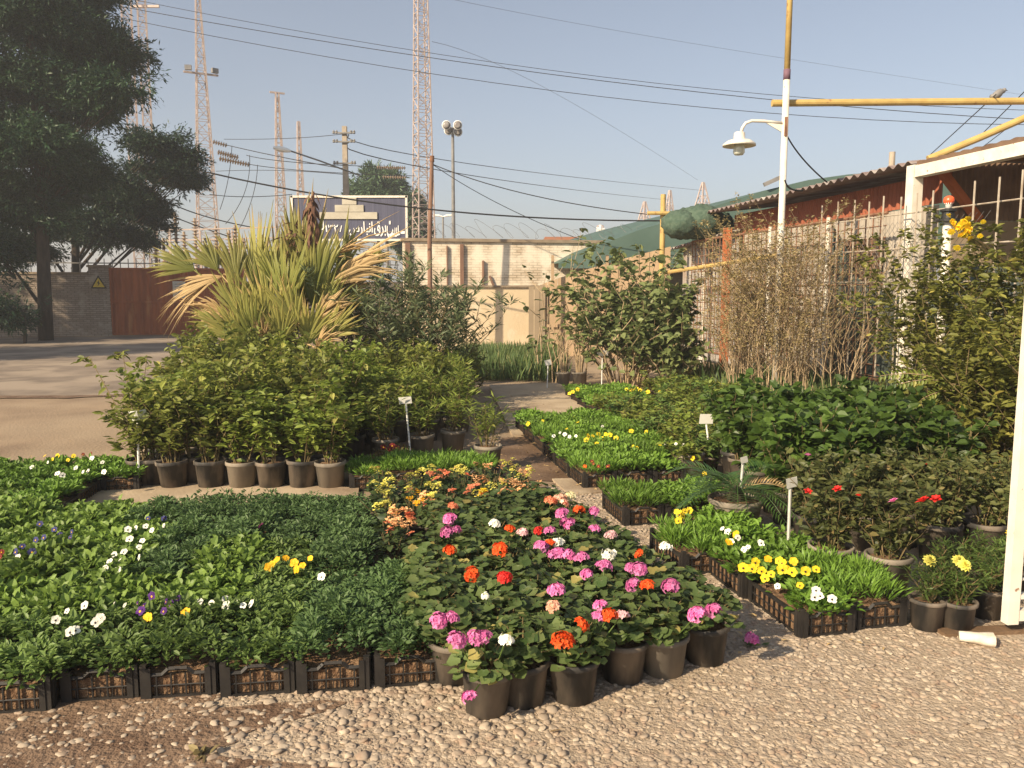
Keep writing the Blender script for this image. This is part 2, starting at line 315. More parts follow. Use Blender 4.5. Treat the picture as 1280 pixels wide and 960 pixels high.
# ------------------------------------------------------------------ ground
def sheet(name, pts, z, m, kind=struct):
    mb = MB(); mb.add([(p[0], p[1], z) for p in pts], [np.arange(len(pts))]); return kind(mb.build(name, m))
def blob(c, rx, ry, n=40, j=.12, rot=0):
    ph = rng.random(4)*6.3; out = []
    for i in range(n):
        a = 2*math.pi*i/n; k = 1+j*(math.sin(3*a+ph[0])+.6*math.sin(5*a+ph[1])+.5*math.sin(9*a+ph[2])+.4*math.sin(14*a+ph[3]))
        x, y = rx*k*math.cos(a), ry*k*math.sin(a); out.append((c[0]+x*math.cos(rot)-y*math.sin(rot), c[1]+x*math.sin(rot)+y*math.cos(rot)))
    return out
sheet('ground', [(-400, -20), (400, -20), (400, 900), (-400, 900)], 0, M['ground'])
def wob(pts, n=10, j=.06):
    out = []
    for i, p in enumerate(pts):
        q = pts[(i+1) % len(pts)]
        for k in range(n):
            t = k/n; out.append((p[0]+(q[0]-p[0])*t+random.gauss(0, j), p[1]+(q[1]-p[1])*t+random.gauss(0, j)))
    return out
rp = [G(-700, 500), G(60, 497), G(200, 493), L2W(-2.6, 13.5), L2W(-1.5, 20), L2W(-4, 31), L2W(-40, 31), L2W(-40, 13)]
sheet('road', wob([(p.x, p.y) for p in rp], 8, .05), .008, M['asphalt'])
ed = [G(-700, 501.5), G(60, 498.5), G(200, 494.5), G(205, 492), G(60, 495.5), G(-700, 498)]
sheet('road_edge', wob([(p.x, p.y) for p in ed], 6, .03), .013, M['soil'])  # dark strip paints the road edge's shadow line together with edge dirt
gp = [(-6, 1.2), (7, 1.2), (7, 4.2)]+[tuple(L2W(u, v)[:2]) for u, v in ((3.2, 4.6), (2.0, 6.3), (1.25, 6.2), (-.4, 5.3), (-2.2, 5.6), (-6, 5.2))]
sheet('gravel', wob(gp, 10, .05), .010, M['gravel'])
sheet('soil', blob((-1.95, 2.55), 1.35, .55, n=90, j=.24, rot=.12), .0135, M['soil'])
def slab(name, uv, z, m, top=.0):
    mb = MB(); n = len(uv); pts = [L2W(u, v) for u, v in uv]
    mb.add([(p.x, p.y, 0) for p in pts]+[(p.x, p.y, z) for p in pts], [np.arange(n)+n]+[np.array([[i, (i+1) % n, (i+1) % n+n, i+n]]) for i in range(n)]); return struct(mb.build(name, m))
def gl_(*pp): return [W2L(G(x, y)) for x, y in pp]
slab('path', gl_((612, 484), (700, 482), (744, 528), (632, 531)), .045, M['concrete'])
slab('path', gl_((632, 532), (745, 529), (775, 546), (641, 547)), .03, M['concrete'])
sheet('wet_path', [tuple(G(x, y)[:2]) for x, y in ((628, 548), (680, 546), (735, 600), (700, 603), (640, 600), (600, 585))], .008, M['wetpath'])
slab('path', gl_((690, 601), (738, 600), (770, 616), (712, 622)), .02, M['concrete'])
slab('path', [(-2.3, 5.55), (.0, 5.35), (.05, 6.45), (-1.5, 7.0), (-2.2, 7.2)], .03, M['concrete'])

# pebbles
import bmesh
bm = bmesh.new(); bmesh.ops.create_icosphere(bm, subdivisions=2, radius=1)
ICO = (np.array([v.co[:] for v in bm.verts]), [np.array([[v.index for v in f.verts] for f in bm.faces])]); bm.free()
bm = bmesh.new(); bmesh.ops.create_icosphere(bm, subdivisions=1, radius=1)
ICO1 = (np.array([v.co[:] for v in bm.verts]), [np.array([[v.index for v in f.verts] for f in bm.faces])]); bm.free()
def pebbles(N, x0, x1, y0, y1, keep, rmin=.008, rmax=.022, t=ICO):
    P = np.stack([rng.uniform(x0, x1, N), rng.uniform(y0, y1, N)], -1)
    P = P[keep(P)]; N = len(P)
    r = rmin+(rmax-rmin)*rng.random(N)**1.7; ax = np.stack([np.ones(N), rng.uniform(.55, 1, N), rng.uniform(.2, .42, N)], -1)
    a = rng.random(N)*6.283; tilt = rng.normal(0, .17, (N, 3)); z = nrm(np.array([0, 0, 1.])+tilt)
    d = nrm(np.stack([np.cos(a), np.sin(a), np.zeros(N)], -1)); d = nrm(d-(d*z).sum(-1, keepdims=True)*z); x = np.cross(d, z)
    tv, tf = t; irr = 1+rng.normal(0, .12, (N, len(tv), 1))
    S = tv[None]*ax[:, None]*irr*r[:, None, None]
    V = S[..., 0:1]*d[:, None]+S[..., 1:2]*x[:, None]+S[..., 2:3]*z[:, None]
    V[..., 0] += P[:, 0][:, None]; V[..., 1] += P[:, 1][:, None]; V[..., 2] += (.004+.007*rng.random(N)+r*.06)[:, None]
    mb = MB(); off = (np.arange(N)*len(tv))[:, None, None]
    mb.add(V.reshape(-1, 3), [(tf[0][None]+off).reshape(-1, 3)], 0, np.repeat(np.clip(rng.normal(.5, .24, N), 0, 1), len(tv)))
    return stuff(mb.build('gravel_pebbles', M['pebble'], smooth=True))
def luv(P): return P[:, 0]*CT+P[:, 1]*ST, -P[:, 0]*ST+P[:, 1]*CT
def keep_front(P):
    u, v = luv(P); bed = (u < .32) & (v > 3.2) | (u > .55) & (u < 1.35) & (v > 3.15)
    soilf = np.exp(-(((P[:, 0]+1.95)/1.15)**2+((P[:, 1]-2.55)/.5)**2)*1.4)
    soilf *= .75+.5*np.sin(P[:, 0]*5.1+1)*np.sin(P[:, 1]*7+2)
    far = np.clip((P[:, 1]-3.2)/2.5, 0, .55)
    inview = np.abs(P[:, 0]) < .7*P[:, 1]+.35
    return ~bed & inview & (rng.random(len(P)) > np.clip(soilf*1.15, 0, .93)) & (rng.random(len(P)) > far)
pebbles(40000, -2.9, 3.4, 2.05, 4.9, keep_front, rmin=.008, rmax=.0195)
pebbles(60000, -2.9, 3.4, 2.05, 4.9, keep_front, rmin=.0025, rmax=.007, t=ICO1)
pebbles(1400, -2.6, .2, 2.1, 3.2, keep_front, rmin=.017, rmax=.027)
pebbles(11000, .2, 2.2, 4.3, 6.6, lambda P: (luv(P)[0] > 1.25) & (luv(P)[0] < 2.6) & (luv(P)[1] > 4.2) & (luv(P)[1] < 6.2), t=ICO1)
pebbles(1500, -3.2, -.5, 1.9, 3.1, lambda P: P[:, 0] < 5, rmin=.004, rmax=.009, t=ICO1)

# ------------------------------------------------------------------ crates
CW, CL, CH = .285, .485, .14
def crate_mesh():
    mb = MB(); X, Y = CW/2, CL/2
    for sx in (-1, 1):
        for sy in (-1, 1):
            box(mb, (sx*(X-.012), sy*(Y-.012), CH/2+.004), (.024, .024, CH+.008))
            box(mb, (sx*(X-.03), sy*(Y+.001), CH/2), (.022, .006, CH-.01)); box(mb, (sx*(X+.001), sy*(Y-.03), CH/2), (.006, .022, CH-.01))
    for sy in (-1, 1):
        box(mb, (0, sy*(Y-.006), .012), (CW-.05, .012, .02))
        for x0, x1, z0, z1 in ((-.118, -.06, .105, .105), (-.06, -.035, .105, .128), (-.035, .035, .128, .128), (.035, .06, .128, .105), (.06, .118, .105, .105)):
            tube(mb, [(x0, sy*(Y-.007), z0), (x1, sy*(Y-.007), z1)], [.009, .009], 4)
        tube(mb, [(-.12, sy*(Y-.005), .062), (.12, sy*(Y-.005), .062)], .0035, 4)
        for k in (-1.5, -.5, .5, 1.5): box(mb, (k*.055, sy*(Y-.006), .06), (.006, .007, .10))
        for k in (-2, -1, 0, 1, 2): box(mb, (k*.045, sy*(Y-.007), .035), (.003, .004, .05))
    for sx in (-1, 1):
        box(mb, (sx*(X-.006), 0, .012), (.012, CL-.05, .02)); box(mb, (sx*(X-.006), 0, .110), (.014, CL-.05, .016))
        tube(mb, [(sx*(X-.005), -.21, .062), (sx*(X-.005), .21, .062)], .0035, 4)
        for k in range(-4, 5): box(mb, (sx*(X-.006), k*.047, .06), (.007, .006, .10))
    box(mb, (0, 0, .006), (CW-.02, CL-.02, .008))
    return mb.mesh('crate_frame', M['black'])
CRATE = crate_mesh()
def soil_block(sx, sy, h, n=10):
    mb = MB(); g = np.linspace(-.5, .5, n); xx, yy = np.meshgrid(g, g); zz = h+rng.normal(0, .006, xx.shape)
    V = np.stack([xx*sx, yy*sy, zz], -1).reshape(-1, 3); i, j = np.meshgrid(np.arange(n-1), np.arange(n-1)); q = (j*n+i).ravel()
    mb.add(V, [np.stack([q, q+1, q+n+1, q+n], -1)]); box(mb, (0, 0, (h-.012)/2+.011), (sx*.995, sy*.995, h-.02)); return mb.mesh('soil', M['potsoil'])
CSOIL = soil_block(CW-.03, CL-.03, .105)
def carpet(t, N, length, h0, h1, m, up=.5, sx=CW/2, sy=CL/2, jit=.35, clump=18, over=.034):
    """low seedlings: leaves grouped in rosettes"""
    mb = MB(); C = np.stack([rng.uniform(-sx, sx, clump*2), rng.uniform(-sy, sy, clump*2)], -1)
    g = rng.integers(0, len(C), N); rad = .055*np.sqrt(rng.random(N)); a = rng.random(N)*6.283
    x = np.clip(C[g, 0]+rad*np.cos(a), -sx-over, sx+over); y = np.clip(C[g, 1]+rad*np.sin(a), -sy-over, sy+over)
    hc = rng.uniform(.7, 1.1, len(C))[g]
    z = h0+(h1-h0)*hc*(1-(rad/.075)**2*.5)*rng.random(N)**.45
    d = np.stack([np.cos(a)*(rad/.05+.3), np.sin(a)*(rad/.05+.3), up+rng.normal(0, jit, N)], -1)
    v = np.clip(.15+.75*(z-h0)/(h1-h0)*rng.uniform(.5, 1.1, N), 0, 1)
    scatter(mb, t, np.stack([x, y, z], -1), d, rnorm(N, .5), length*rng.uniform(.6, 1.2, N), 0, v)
    return mb.mesh('foliage', m)
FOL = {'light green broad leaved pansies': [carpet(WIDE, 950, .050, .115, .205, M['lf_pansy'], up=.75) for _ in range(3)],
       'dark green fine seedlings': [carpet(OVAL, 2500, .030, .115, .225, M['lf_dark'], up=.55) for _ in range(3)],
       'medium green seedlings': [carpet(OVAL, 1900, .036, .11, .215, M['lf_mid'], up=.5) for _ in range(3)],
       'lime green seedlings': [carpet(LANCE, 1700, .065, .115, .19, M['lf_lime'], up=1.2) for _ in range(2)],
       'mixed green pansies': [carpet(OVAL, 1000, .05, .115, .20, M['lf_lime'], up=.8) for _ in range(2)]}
# small flowers (meshes facing +Z, radius 1)
def pansy(col, eye=True):
    mb = MB()
    for k, (a, r_) in enumerate(((90, 1), (35, 1), (145, 1), (-40, .95), (-140, .95))):
        a = R(a); c = np.array([math.cos(a)*.5, math.sin(a)*.5, .05]); n = 7
        ang = np.arange(n)*2*math.pi/n; V = np.concatenate([[c], np.stack([c[0]+np.cos(ang)*.55*r_, c[1]+np.sin(ang)*.5*r_, .08*np.sin(ang*2+k)+.05+.02*k+0*ang], -1)])
        mb.add(V, [np.array([[0, i+1, (i+1) % n+1] for i in range(n)])], 0, rng.random())
    if eye: lathe(mb, [(.24, .12), (.2, .16), (.02, .18)], 6, (0, -.1, 0), 1)
    return mb.mesh('pansy_flower', [PET[col], M['eye'] if col in ('white', 'yellow', 'cream') else PET['gold']])
PANSY = {c: pansy(c) for c in ('white', 'yellow', 'purple', 'navy', 'gold', 'maroon', 'orange', 'pink', 'cream')}
crates = []   # (root, world xy)
def crate(u, v, typ, label, rot=TH, group='seedling crates', z=.0, variant=None):
    p = L2W(u, v, z); o = thing('seedling_crate', label, 'crate', p, rot+random.gauss(0, .012), group)
    add_mesh('crate_frame', CRATE, o); add_mesh('soil', CSOIL, o)
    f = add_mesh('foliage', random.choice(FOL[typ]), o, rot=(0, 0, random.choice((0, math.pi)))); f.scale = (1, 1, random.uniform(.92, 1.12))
    crates.append((o, p)); return o
ROWN = ['front', 'second', 'third', 'fourth', 'fifth', 'sixth', 'seventh', 'eighth']
cols = [.175-.3*k for k in range(14)]
O0 = G(515, 861); AU, AV = R(6.5), R(10.5)
for r in range(8):
    for k in range(15):
        q = O0+Vector((-math.cos(AU), -math.sin(AU), 0))*.3*k+Vector((-math.sin(AV), math.cos(AV), 0))*(.495*r+CL/2)
        if q.x < -.70*q.y-.4: continue
        if r >= 2 and k == 0: continue
        if r >= 5 and q.x > -3.12: continue
        if r == 0: typ = 'medium green seedlings' if k > 1 else 'dark green fine seedlings'
        elif r >= 6: typ = 'mixed green pansies'
        elif r == 5: typ = 'mixed green pansies' if q.x > -3.4 else 'light green broad leaved pansies'
        elif k <= 1: typ = 'dark green fine seedlings'
        elif r == 1: typ = 'light green broad leaved pansies' if k != 2 else 'medium green seedlings'
        elif r == 2: typ = ('medium green seedlings', 'light green broad leaved pansies', 'dark green fine seedlings')[k-2] if k in (2, 3, 4) else 'light green broad leaved pansies'
        elif k <= 4 or (r == 4 and k <= 5): typ = 'dark green fine seedlings'
        else: typ = 'light green broad leaved pansies'
        u, v = W2L(q)
        crate(u, v+random.gauss(0, .012)-(.05 if (r == 0 and k == 5) else 0), typ, f'black crate of {typ}, {ROWN[r]} row of left bed, {ORD[k] if k < 12 else "thirteenth" if k == 12 else "fourteenth" if k == 13 else "fifteenth"} from right', rot=R(8.5), group='seedling crates of the left bed')
# crates behind the kalanchoes
for k, u in enumerate((.12, .42, .72, 1.02)):
    crate(u, 6.68, 'lime green seedlings', f'black crate of lime seedlings behind the kalanchoes, {ORD[k]} from left', group='lime seedling crates behind the kalanchoes')
# right bed one
a = G(728, 613); ua, va = W2L(a)
for r in range(6):
    for k in range(4):
        if r == 0 and k == 3: continue
        typ = 'lime green seedlings' if (r + k) % 3 == 0 else 'mixed green pansies'
        crate(ua+.15+.3*k+.01*r, va+CL/2+.495*r, typ, f'black crate of {typ} beside the path, {ROWN[r]} row, {ORD[k]} from path', group='pansy crates beside the path')
b_ = G(775, 660); ub, vb = W2L(b_)
for k, typ in enumerate(('lime green seedlings', 'mixed green pansies', 'mixed green pansies')):
    crate(ub+.17+.3*k, vb+CL/2, typ, ['black crate of lime seedlings in front of the path crates', 'black crate holding a cluster of yellow pansies left of the palm pot', 'green pansy crate directly beside the grey palm pot'][k], group='crates left of the palm pot')
c_ = G(997, 801); uc, vc = W2L(c_)
ud, vd = W2L(G(850, 722))
F3 = [(uc+.15, vc+CL/2, 'mixed green pansies', 'black corner crate nearest the camera with yellow and white pansies'), (uc+.45, vc+CL/2+.03, 'lime green seedlings', 'black crate of leafy green seedlings left of the marigold pots'),
      (uc+.12, vc+CL*1.5+.01, 'mixed green pansies', 'black crate of white and gold pansies behind the corner crate'), (uc+.42, vc+CL*1.5+.03, 'mixed green pansies', 'black crate of yellow pansies before the rose pots'),
      (ud+.15, vd+CL/2, 'lime green seedlings', 'black crate of lime seedlings beside the white geranium, on gravel'), (ud+.46, vd+CL/2+.12, 'mixed green pansies', 'black crate of dark pansies in front of the palm pot')]
for u, v, t_, lb in F3: crate(u, v, t_, lb, group='pansy crates at the gravel edge')
# far right low beds
for r in range(4):
    for k in range(3):
        u, v = 3.2+.31*k+.05*r, 9.7+.5*r
        crate(u, v+.25, 'mixed green pansies', f'crate of green pansies below the broad leaved bush, {ROWN[r]} row, {ORD[k]} from path', group='far pansy crates below the bush')

PN = {}
def put_pansies(lst, z=.225, size=.024, name='pansy_flower'):
    for px, py, c in lst:
        q = G(px, py, z); best = min(crates, key=lambda t: (t[1].x-q.x)**2+(t[1].y-q.y)**2)
        o = best[0]; a = -o.rotation_euler.z; dx, dy = q.x-o.location.x, q.y-o.location.y
        if dx*dx+dy*dy > .35**2: continue
        lx, ly = dx*math.cos(a)-dy*math.sin(a), dx*math.sin(a)+dy*math.cos(a)
        f = add_mesh(name, PANSY[c], o, (lx, ly, z), (R(random.uniform(40, 75)), random.gauss(0, .3), random.gauss(-.3, .4)-o.rotation_euler.z), size*random.uniform(.62, 1.0))
W_, Y_ = 'white', 'yellow'
put_pansies([(x, y, W_) for x, y in ((160, 662), (170, 660), (182, 658), (162, 674), (178, 676), (190, 663), (174, 684), (143, 693), (150, 700), (137, 702), (132, 711), (148, 712), (155, 690), (174, 697), (84, 764), (106, 757), (70, 775), (94, 788), (125, 773), (120, 778), (88, 790), (250, 752), (265, 754), (282, 749), (294, 754), (304, 757), (314, 755), (283, 757), (156, 757), (142, 757), (205, 657), (402, 721), (76, 563), (72, 592), (78, 594), (104, 590), (110, 589), (128, 578), (115, 573), (95, 585), (60, 578), (40, 584), (130, 590), (22, 697))])
put_pansies([(x, y, 'purple') for x, y in ((172, 755), (180, 757), (176, 764), (208, 752), (214, 755), (205, 764), (190, 745), (222, 748))], size=.026)
put_pansies([(x, y, 'navy') for x, y in ((68, 662), (75, 668), (45, 675), (55, 672), (90, 665), (185, 648), (205, 648), (40, 690), (20, 690), (205, 648), (50, 655), (28, 683), (88, 672))], size=.024)
put_pansies([(x, y, 'gold') for x, y in ((340, 705), (346, 700), (357, 698), (368, 704), (371, 712), (388, 698), (378, 707), (336, 709), (232, 766), (185, 772))], size=.028)
put_pansies([(326, 657, 'pink'), (0, 697, 'maroon'), (104, 568, 'maroon'), (2, 690, 'maroon'), (114, 567, 'maroon')]+[(x, y, Y_) for x, y in ((56, 570), (72, 570), (85, 575), (66, 574), (92, 570))])
YR = [(660, 530), (678, 527), (718, 523), (722, 529), (709, 537), (735, 545), (741, 545), (748, 543), (752, 548), (757, 543), (762, 544), (770, 548), (733, 550), (746, 555), (789, 539), (808, 540), (791, 558), (796, 560), (826, 555), (853, 567), (857, 571), (866, 573), (835, 580), (840, 582), (881, 592), (880, 588), (846, 640), (850, 643), (856, 639), (862, 638), (848, 651), (853, 645), (944, 703), (952, 714), (956, 723), (964, 718), (974, 701), (978, 704), (990, 715), (985, 711), (1007, 714), (1020, 712), (929, 710), (1000, 732), (978, 712), (940, 711)]
put_pansies([(x, y, Y_) for x, y in YR], z=.22, size=.030)
put_pansies([(x, y, 'gold') for x, y in ((911, 678), (920, 668), (992, 702), (960, 699))], z=.22, size=.028)
put_pansies([(x, y, W_) for x, y in ((903, 661), (910, 665), (922, 672), (930, 687), (935, 684), (951, 679), (914, 677), (990, 750), (1020, 738), (1025, 745), (1018, 746), (972, 733), (1040, 749), (700, 541), (706, 543), (720, 545), (753, 533), (832, 556), (845, 555), (855, 557), (838, 556), (692, 545), (712, 546))], z=.22, size=.024)
put_pansies([(x, y, 'maroon') for x, y in ((742, 580), (748, 583), (760, 583), (740, 577), (803, 584), (730, 584))], z=.21, size=.02)
put_pansies([(731, 583, 'orange'), (806, 585, 'orange')], z=.21, size=.02)
put_pansies([(707, 489, Y_), (716, 490, Y_), (722, 487, Y_), (731, 486, Y_), (783, 487, Y_), (790, 488, Y_), (800, 488, Y_), (810, 490, Y_), (818, 487, Y_), (825, 490, Y_), (712, 492, Y_), (796, 486, Y_)], z=.22, size=.04)

# ------------------------------------------------------------------ pots
def pot_mesh(r1, r0, h, m, name='pot', rim=.008, ribs=0):
    mb = MB(); prof = [(r0, 0), (r0+(r1-r0)*.86, h*.86), (r1+rim*.6, h*.87), (r1+rim, h*.89), (r1+rim, h*.985), (r1+rim*.6, h), (r1-.004, h), (r1-.006, h*.8), (r0*.97, h*.5)]
    lathe(mb, prof, 24); return mb.mesh(name, m, True)
def pot_soil(r, z, m=None):
    mb = MB(); lathe(mb, [(r, z), (r*.7, z+.006), (r*.35, z+.012), (.003, z+.014)], 14); mb.add(mb.V[0]*1.0, []); return mb.mesh('soil', m or M['potsoil'])
def stems_leaves(nst, H, spread, base_z, t, leaf, nl, mleaf, mstem=None, rs=.004, droop=.3, lean=.5, start=.15, up=.35, topbias=.8, wig=.06, roundtop=0, name='foliage', branch=0):
    """stems as curved tubes with leaves along them; returns (foliage mesh, stem mesh)"""
    ms, mf = MB(), MB()
    ends = []
    for s in range(nst):
        a = rng.random()*6.283; out = spread*math.sqrt(rng.random()); hh = H*rng.uniform(.72, 1.08)*(1-roundtop*(out/spread)**2)
        bx, by = .25*out*math.cos(a), .25*out*math.sin(a)
        k = 6; tt = np.linspace(0, 1, k); P = np.stack([bx+(out*math.cos(a)-bx)*tt**1.2+rng.normal(0, wig*H, k)*tt, by+(out*math.sin(a)-by)*tt**1.2+rng.normal(0, wig*H, k)*tt, base_z+hh*(tt-.12*lean*tt**2.5)], -1)
        tube(ms, P, rs*(1-.75*tt)+.0008, 4); ends.append(P)
        for _ in range(branch):
            i = rng.integers(1, k-1); q = P[i]; aa = rng.random()*6.283; ln = H*rng.uniform(.18, .38)
            Q = np.stack([q, q+np.array([math.cos(aa)*ln*.5, math.sin(aa)*ln*.5, ln*.5]), q+np.array([math.cos(aa)*ln*.8, math.sin(aa)*ln*.8, ln*.95])])
            tube(ms, Q, np.array([rs*.5, rs*.35, rs*.15]), 3); ends.append(np.stack([Q[0], (Q[0]+Q[1])/2, Q[1], (Q[1]+Q[2])/2, Q[2], Q[2]+(Q[2]-Q[1])*.2]))
    per = max(1, nl//len(ends)); allp, alld, allv = [], [], []
    for P in ends:
        k = len(P); f = start+(1-start)*rng.random(per)**topbias; x = f*(k-1); i = np.minimum(x.astype(int), k-2); w_ = (x-i)[:, None]
        q = P[i]*(1-w_)+P[i+1]*w_; d = rdir(per, up)
        allp.append(q+nrm(d)*.01); alld.append(d); allv.append(np.clip(rng.normal(.45, .25, per)+.1*(f-.5), 0, 1))
    p, d, v = np.concatenate(allp), np.concatenate(alld), np.concatenate(allv)
    scatter(mf, t, p, d, rnorm(len(p), droop), leaf*rng.uniform(.55, 1.15, len(p)), 0, v)
    return mf.mesh(name, mleaf), ms.mesh('stem', mstem or M['stem'])

# ---- geraniums
POTG = [pot_mesh(.10, .078, .185, M['pot']), pot_mesh(.10, .08, .18, M['greypot'])]
POTG_S = pot_soil(.093, .155)
def geranium_parts():
    mf, ms = MB(), MB(); N = 165
    a = rng.random(N)*6.283; ph = np.arccos(rng.uniform(-.15, 1, N)); rr = rng.uniform(.55, 1.0, N)
    c = np.stack([np.sin(ph)*np.cos(a)*.155*rr, np.sin(ph)*np.sin(a)*.155*rr, .20+np.cos(ph)*.135*rr+.02], -1)
    for q in c[:45]: tube(ms, [(q[0]*.15, q[1]*.15, .15), (q[0]*.5, q[1]*.5, (.15+q[2])/2+.02), tuple(q)], [.004, .003, .0018], 4)
    d = nrm(np.stack([np.cos(a), np.sin(a), -.25+rng.normal(0, .3, N)], -1)); nh = nrm(c-np.array([0, 0, .1]))+rng.normal(0, .3, (N, 3))+np.array([0, 0, .5])
    sz = rng.uniform(.028, .064, N)
    scatter(mf, ROUND, c-d*sz[:, None]*.4, d, nh, sz, 0, np.clip(rng.beta(2, 3, N)*.82+(rng.random(N) > .93)*.6, 0, 1))
    return mf.mesh('foliage', M['lf_ger'], True), ms.mesh('stem', M['stem'])
GER = [geranium_parts() for _ in range(5)]
def umbel(col, n, r, fr, dome=.7):
    mb = MB(); pr = [(0, .0), (.5, .62), (1, .5)]
    for i in range(n):
        a = i*2.4; t_ = math.sqrt((i+.5)/n); ph = t_*1.35; c = np.array([math.sin(ph)*math.cos(a)*r, math.sin(ph)*math.sin(a)*r, (math.cos(ph)-.3)*r*dome])+rng.normal(0, r*.13, 3)
        nvec = nrm(c+np.array([0, 0, r*.4])+rng.normal(0, r*.2, 3)); ref = np.array([1., 0, 0]) if abs(nvec[0]) < .8 else np.array([0, 1., 0]); t1 = nrm(np.cross(nvec, ref)); t2 = np.cross(nvec, t1); vv = rng.random()
        k = 5; an = rng.random()*6.28+np.arange(k)*2*math.pi/k
        D = np.cos(an)[:, None]*t1+np.sin(an)[:, None]*t2+nvec*.25
        scatter(mb, WIDE, np.repeat(c[None], k, 0), D, np.repeat(nvec[None], k, 0), np.full(k, fr), 0, np.clip(vv+rng.normal(0, .2, k), 0, 1))
    return mb.mesh('flower_head', PET[col])
UMB = {c: [umbel(c, 26, .033, .019), umbel(c, 16, .027, .018)] for c in ('pink', 'red', 'orange', 'white', 'pale', 'salmon', 'cream', 'coral')}
GF = [(566, 632, 'coral'), (563, 647, 'pink'), (559, 663, 'pink'), (570, 662, 'pink'), (565, 686, 'orange'), (635, 662, 'orange'), (617, 655, 'white'), (653, 665, 'pale'), (676, 662, 'red'), (690, 663, 'pink'), (703, 653, 'pink'), (710, 655, 'pink'), (688, 680, 'orange'), (698, 679, 'white'), (698, 691, 'pink'), (712, 693, 'pink'), (727, 697, 'pink'), (741, 661, 'pink'), (763, 668, 'pale'), (757, 694, 'white'), (754, 707, 'pink'), (732, 718, 'pink'), (697, 735, 'pink'), (693, 757, 'salmon'), (729, 778, 'orange'), (705, 796, 'orange'), (762, 769, 'orange'), (778, 769, 'pale'), (752, 756, 'pink'), (750, 769, 'pink'), (790, 709, 'pink'), (800, 710, 'pink'), (790, 730, 'pink'), (809, 731, 'orange'), (839, 732, 'pink'), (798, 692, 'orange'), (590, 717, 'orange'), (631, 721, 'red'), (623, 686, 'orange'), (606, 746, 'white'), (560, 774, 'pink'), (545, 777, 'pink'), (567, 801, 'pink'), (590, 798, 'pink'), (601, 796, 'pink'), (628, 800, 'white'), (888, 779, 'pink'), (908, 769, 'pink'), (713, 620, 'cream'), (688, 626, 'coral'), (700, 623, 'salmon'), (702, 641, 'pink'), (721, 638, 'orange'), (740, 638, 'pink'), (678, 684, 'pink'), (831, 683, 'white'), (585, 872, 'pink'), (706, 628, 'salmon'), (693, 692, 'pink')]
front = [(568, 858), (608, 898), (655, 886), (717, 882), (778, 857), (829, 849), (881, 835)]
gpots = []
fu = [W2L(G(x, y-8)) for x, y in front]
for k, (u, v) in enumerate(fu):
    nrow = 9 if k != 1 else 0
    if k == 1: gpots.append((u, v, 0, k)); continue
    for r in range(nrow):
        uu, vv = u-.006*k*r+(random.gauss(0, .012) if r else 0), v+.235*r+(random.gauss(0, .012) if r else 0)
        if vv > 5.0: continue
        if k == 0 and r > 4: continue
        gpots.append((uu, vv, r, k))
gobj = []
for u, v, r, k in gpots:
    p = L2W(u, v); fm, sm = random.choice(GER); pm = POTG[1] if (r == 0 and k == 5) else POTG[0]
    o = thing('potted_geranium', '', 'potted plant', p, random.random()*6.28, 'potted geraniums beside the gravel')
    add_mesh('pot', pm, o); add_mesh('soil', POTG_S, o); f = add_mesh('foliage', fm, o); add_mesh('stem', sm, o)
    if k == 1: f.location = (0, 0, -.02)
    o.rotation_euler = (random.gauss(0, .02), random.gauss(0, .02), o.rotation_euler.z); gobj.append([o, p, r, k, []])
for px, py, c in GF:
    z = .365 if py < 850 else .17
    q = G(px, py, z); b = min(gobj, key=lambda t: (t[1].x-q.x)**2+(t[1].y-q.y)**2); o = b[0]; b[4].append(c)
    a = -o.rotation_euler.z; dx, dy = q.x-o.location.x, q.y-o.location.y
    l = max(1, math.hypot(dx, dy)/.26); dx /= l; dy /= l
    lx, ly = dx*math.cos(a)-dy*math.sin(a), dx*math.sin(a)+dy*math.cos(a)
    h = add_mesh('flower_head', UMB[c][0 if random.random() < .7 else 1], o, (lx, ly, z), (random.gauss(.25, .25), random.gauss(0, .25), random.random()*6), random.uniform(.72, 1.02)*(.5 if (px, py) == (606, 746) else 1))
    mb = MB(); tube(mb, [(lx*.2, ly*.2, .16), (lx*.7, ly*.7, z*.6+.06), (lx, ly, z-.002)], [.003, .0028, .002], 5); mb.build('flower_stalk', M['lf_mid'], o)
CN = {'pink': 'hot pink', 'red': 'red', 'orange': 'orange red', 'white': 'white', 'pale': 'pale pink', 'salmon': 'salmon', 'cream': 'cream', 'coral': 'coral'}
colname = ['leftmost', 'foremost', 'third', 'fourth', 'fifth', 'sixth', 'rightmost']
for o, p, r, k, fl in gobj:
    s = ' and '.join(CN[c] for c in list(dict.fromkeys(fl))[:2])
    where = f'{ROWN[r] if r < 7 else ORD[r]} row from gravel, {colname[k]} column'
    o['label'] = f'potted geranium with {s} flowers, {where}' if s else f'potted geranium without open flowers, {where}'

# ---- kalanchoes
KPOT = pot_mesh(.065, .05, .12, M['pot']); KSOIL = pot_soil(.06, .1)
def kal_parts():
    mf = MB(); N = 90; a = rng.random(N)*6.283; ph = np.arccos(rng.uniform(-.1, 1, N)); rr = rng.uniform(.5, 1, N)
    c = np.stack([np.sin(ph)*np.cos(a)*.085*rr, np.sin(ph)*np.sin(a)*.085*rr, .14+np.cos(ph)*.11*rr], -1)
    d = np.stack([np.cos(a), np.sin(a), .2+rng.normal(0, .3, N)], -1); scatter(mf, WIDE, c, d, rnorm(N, .4), rng.uniform(.035, .06, N), 0)
    ms = MB()
    for _ in range(5): x, y = rng.normal(0, .04, 2); tube(ms, [(x*.3, y*.3, .1), (x, y, .2), (x*1.4, y*1.4, .26)], [.004, .003, .002], 4)
    return mf.mesh('foliage', M['lf_kal'], True), ms.mesh('stem', M['stem'])
KAL = [kal_parts() for _ in range(4)]
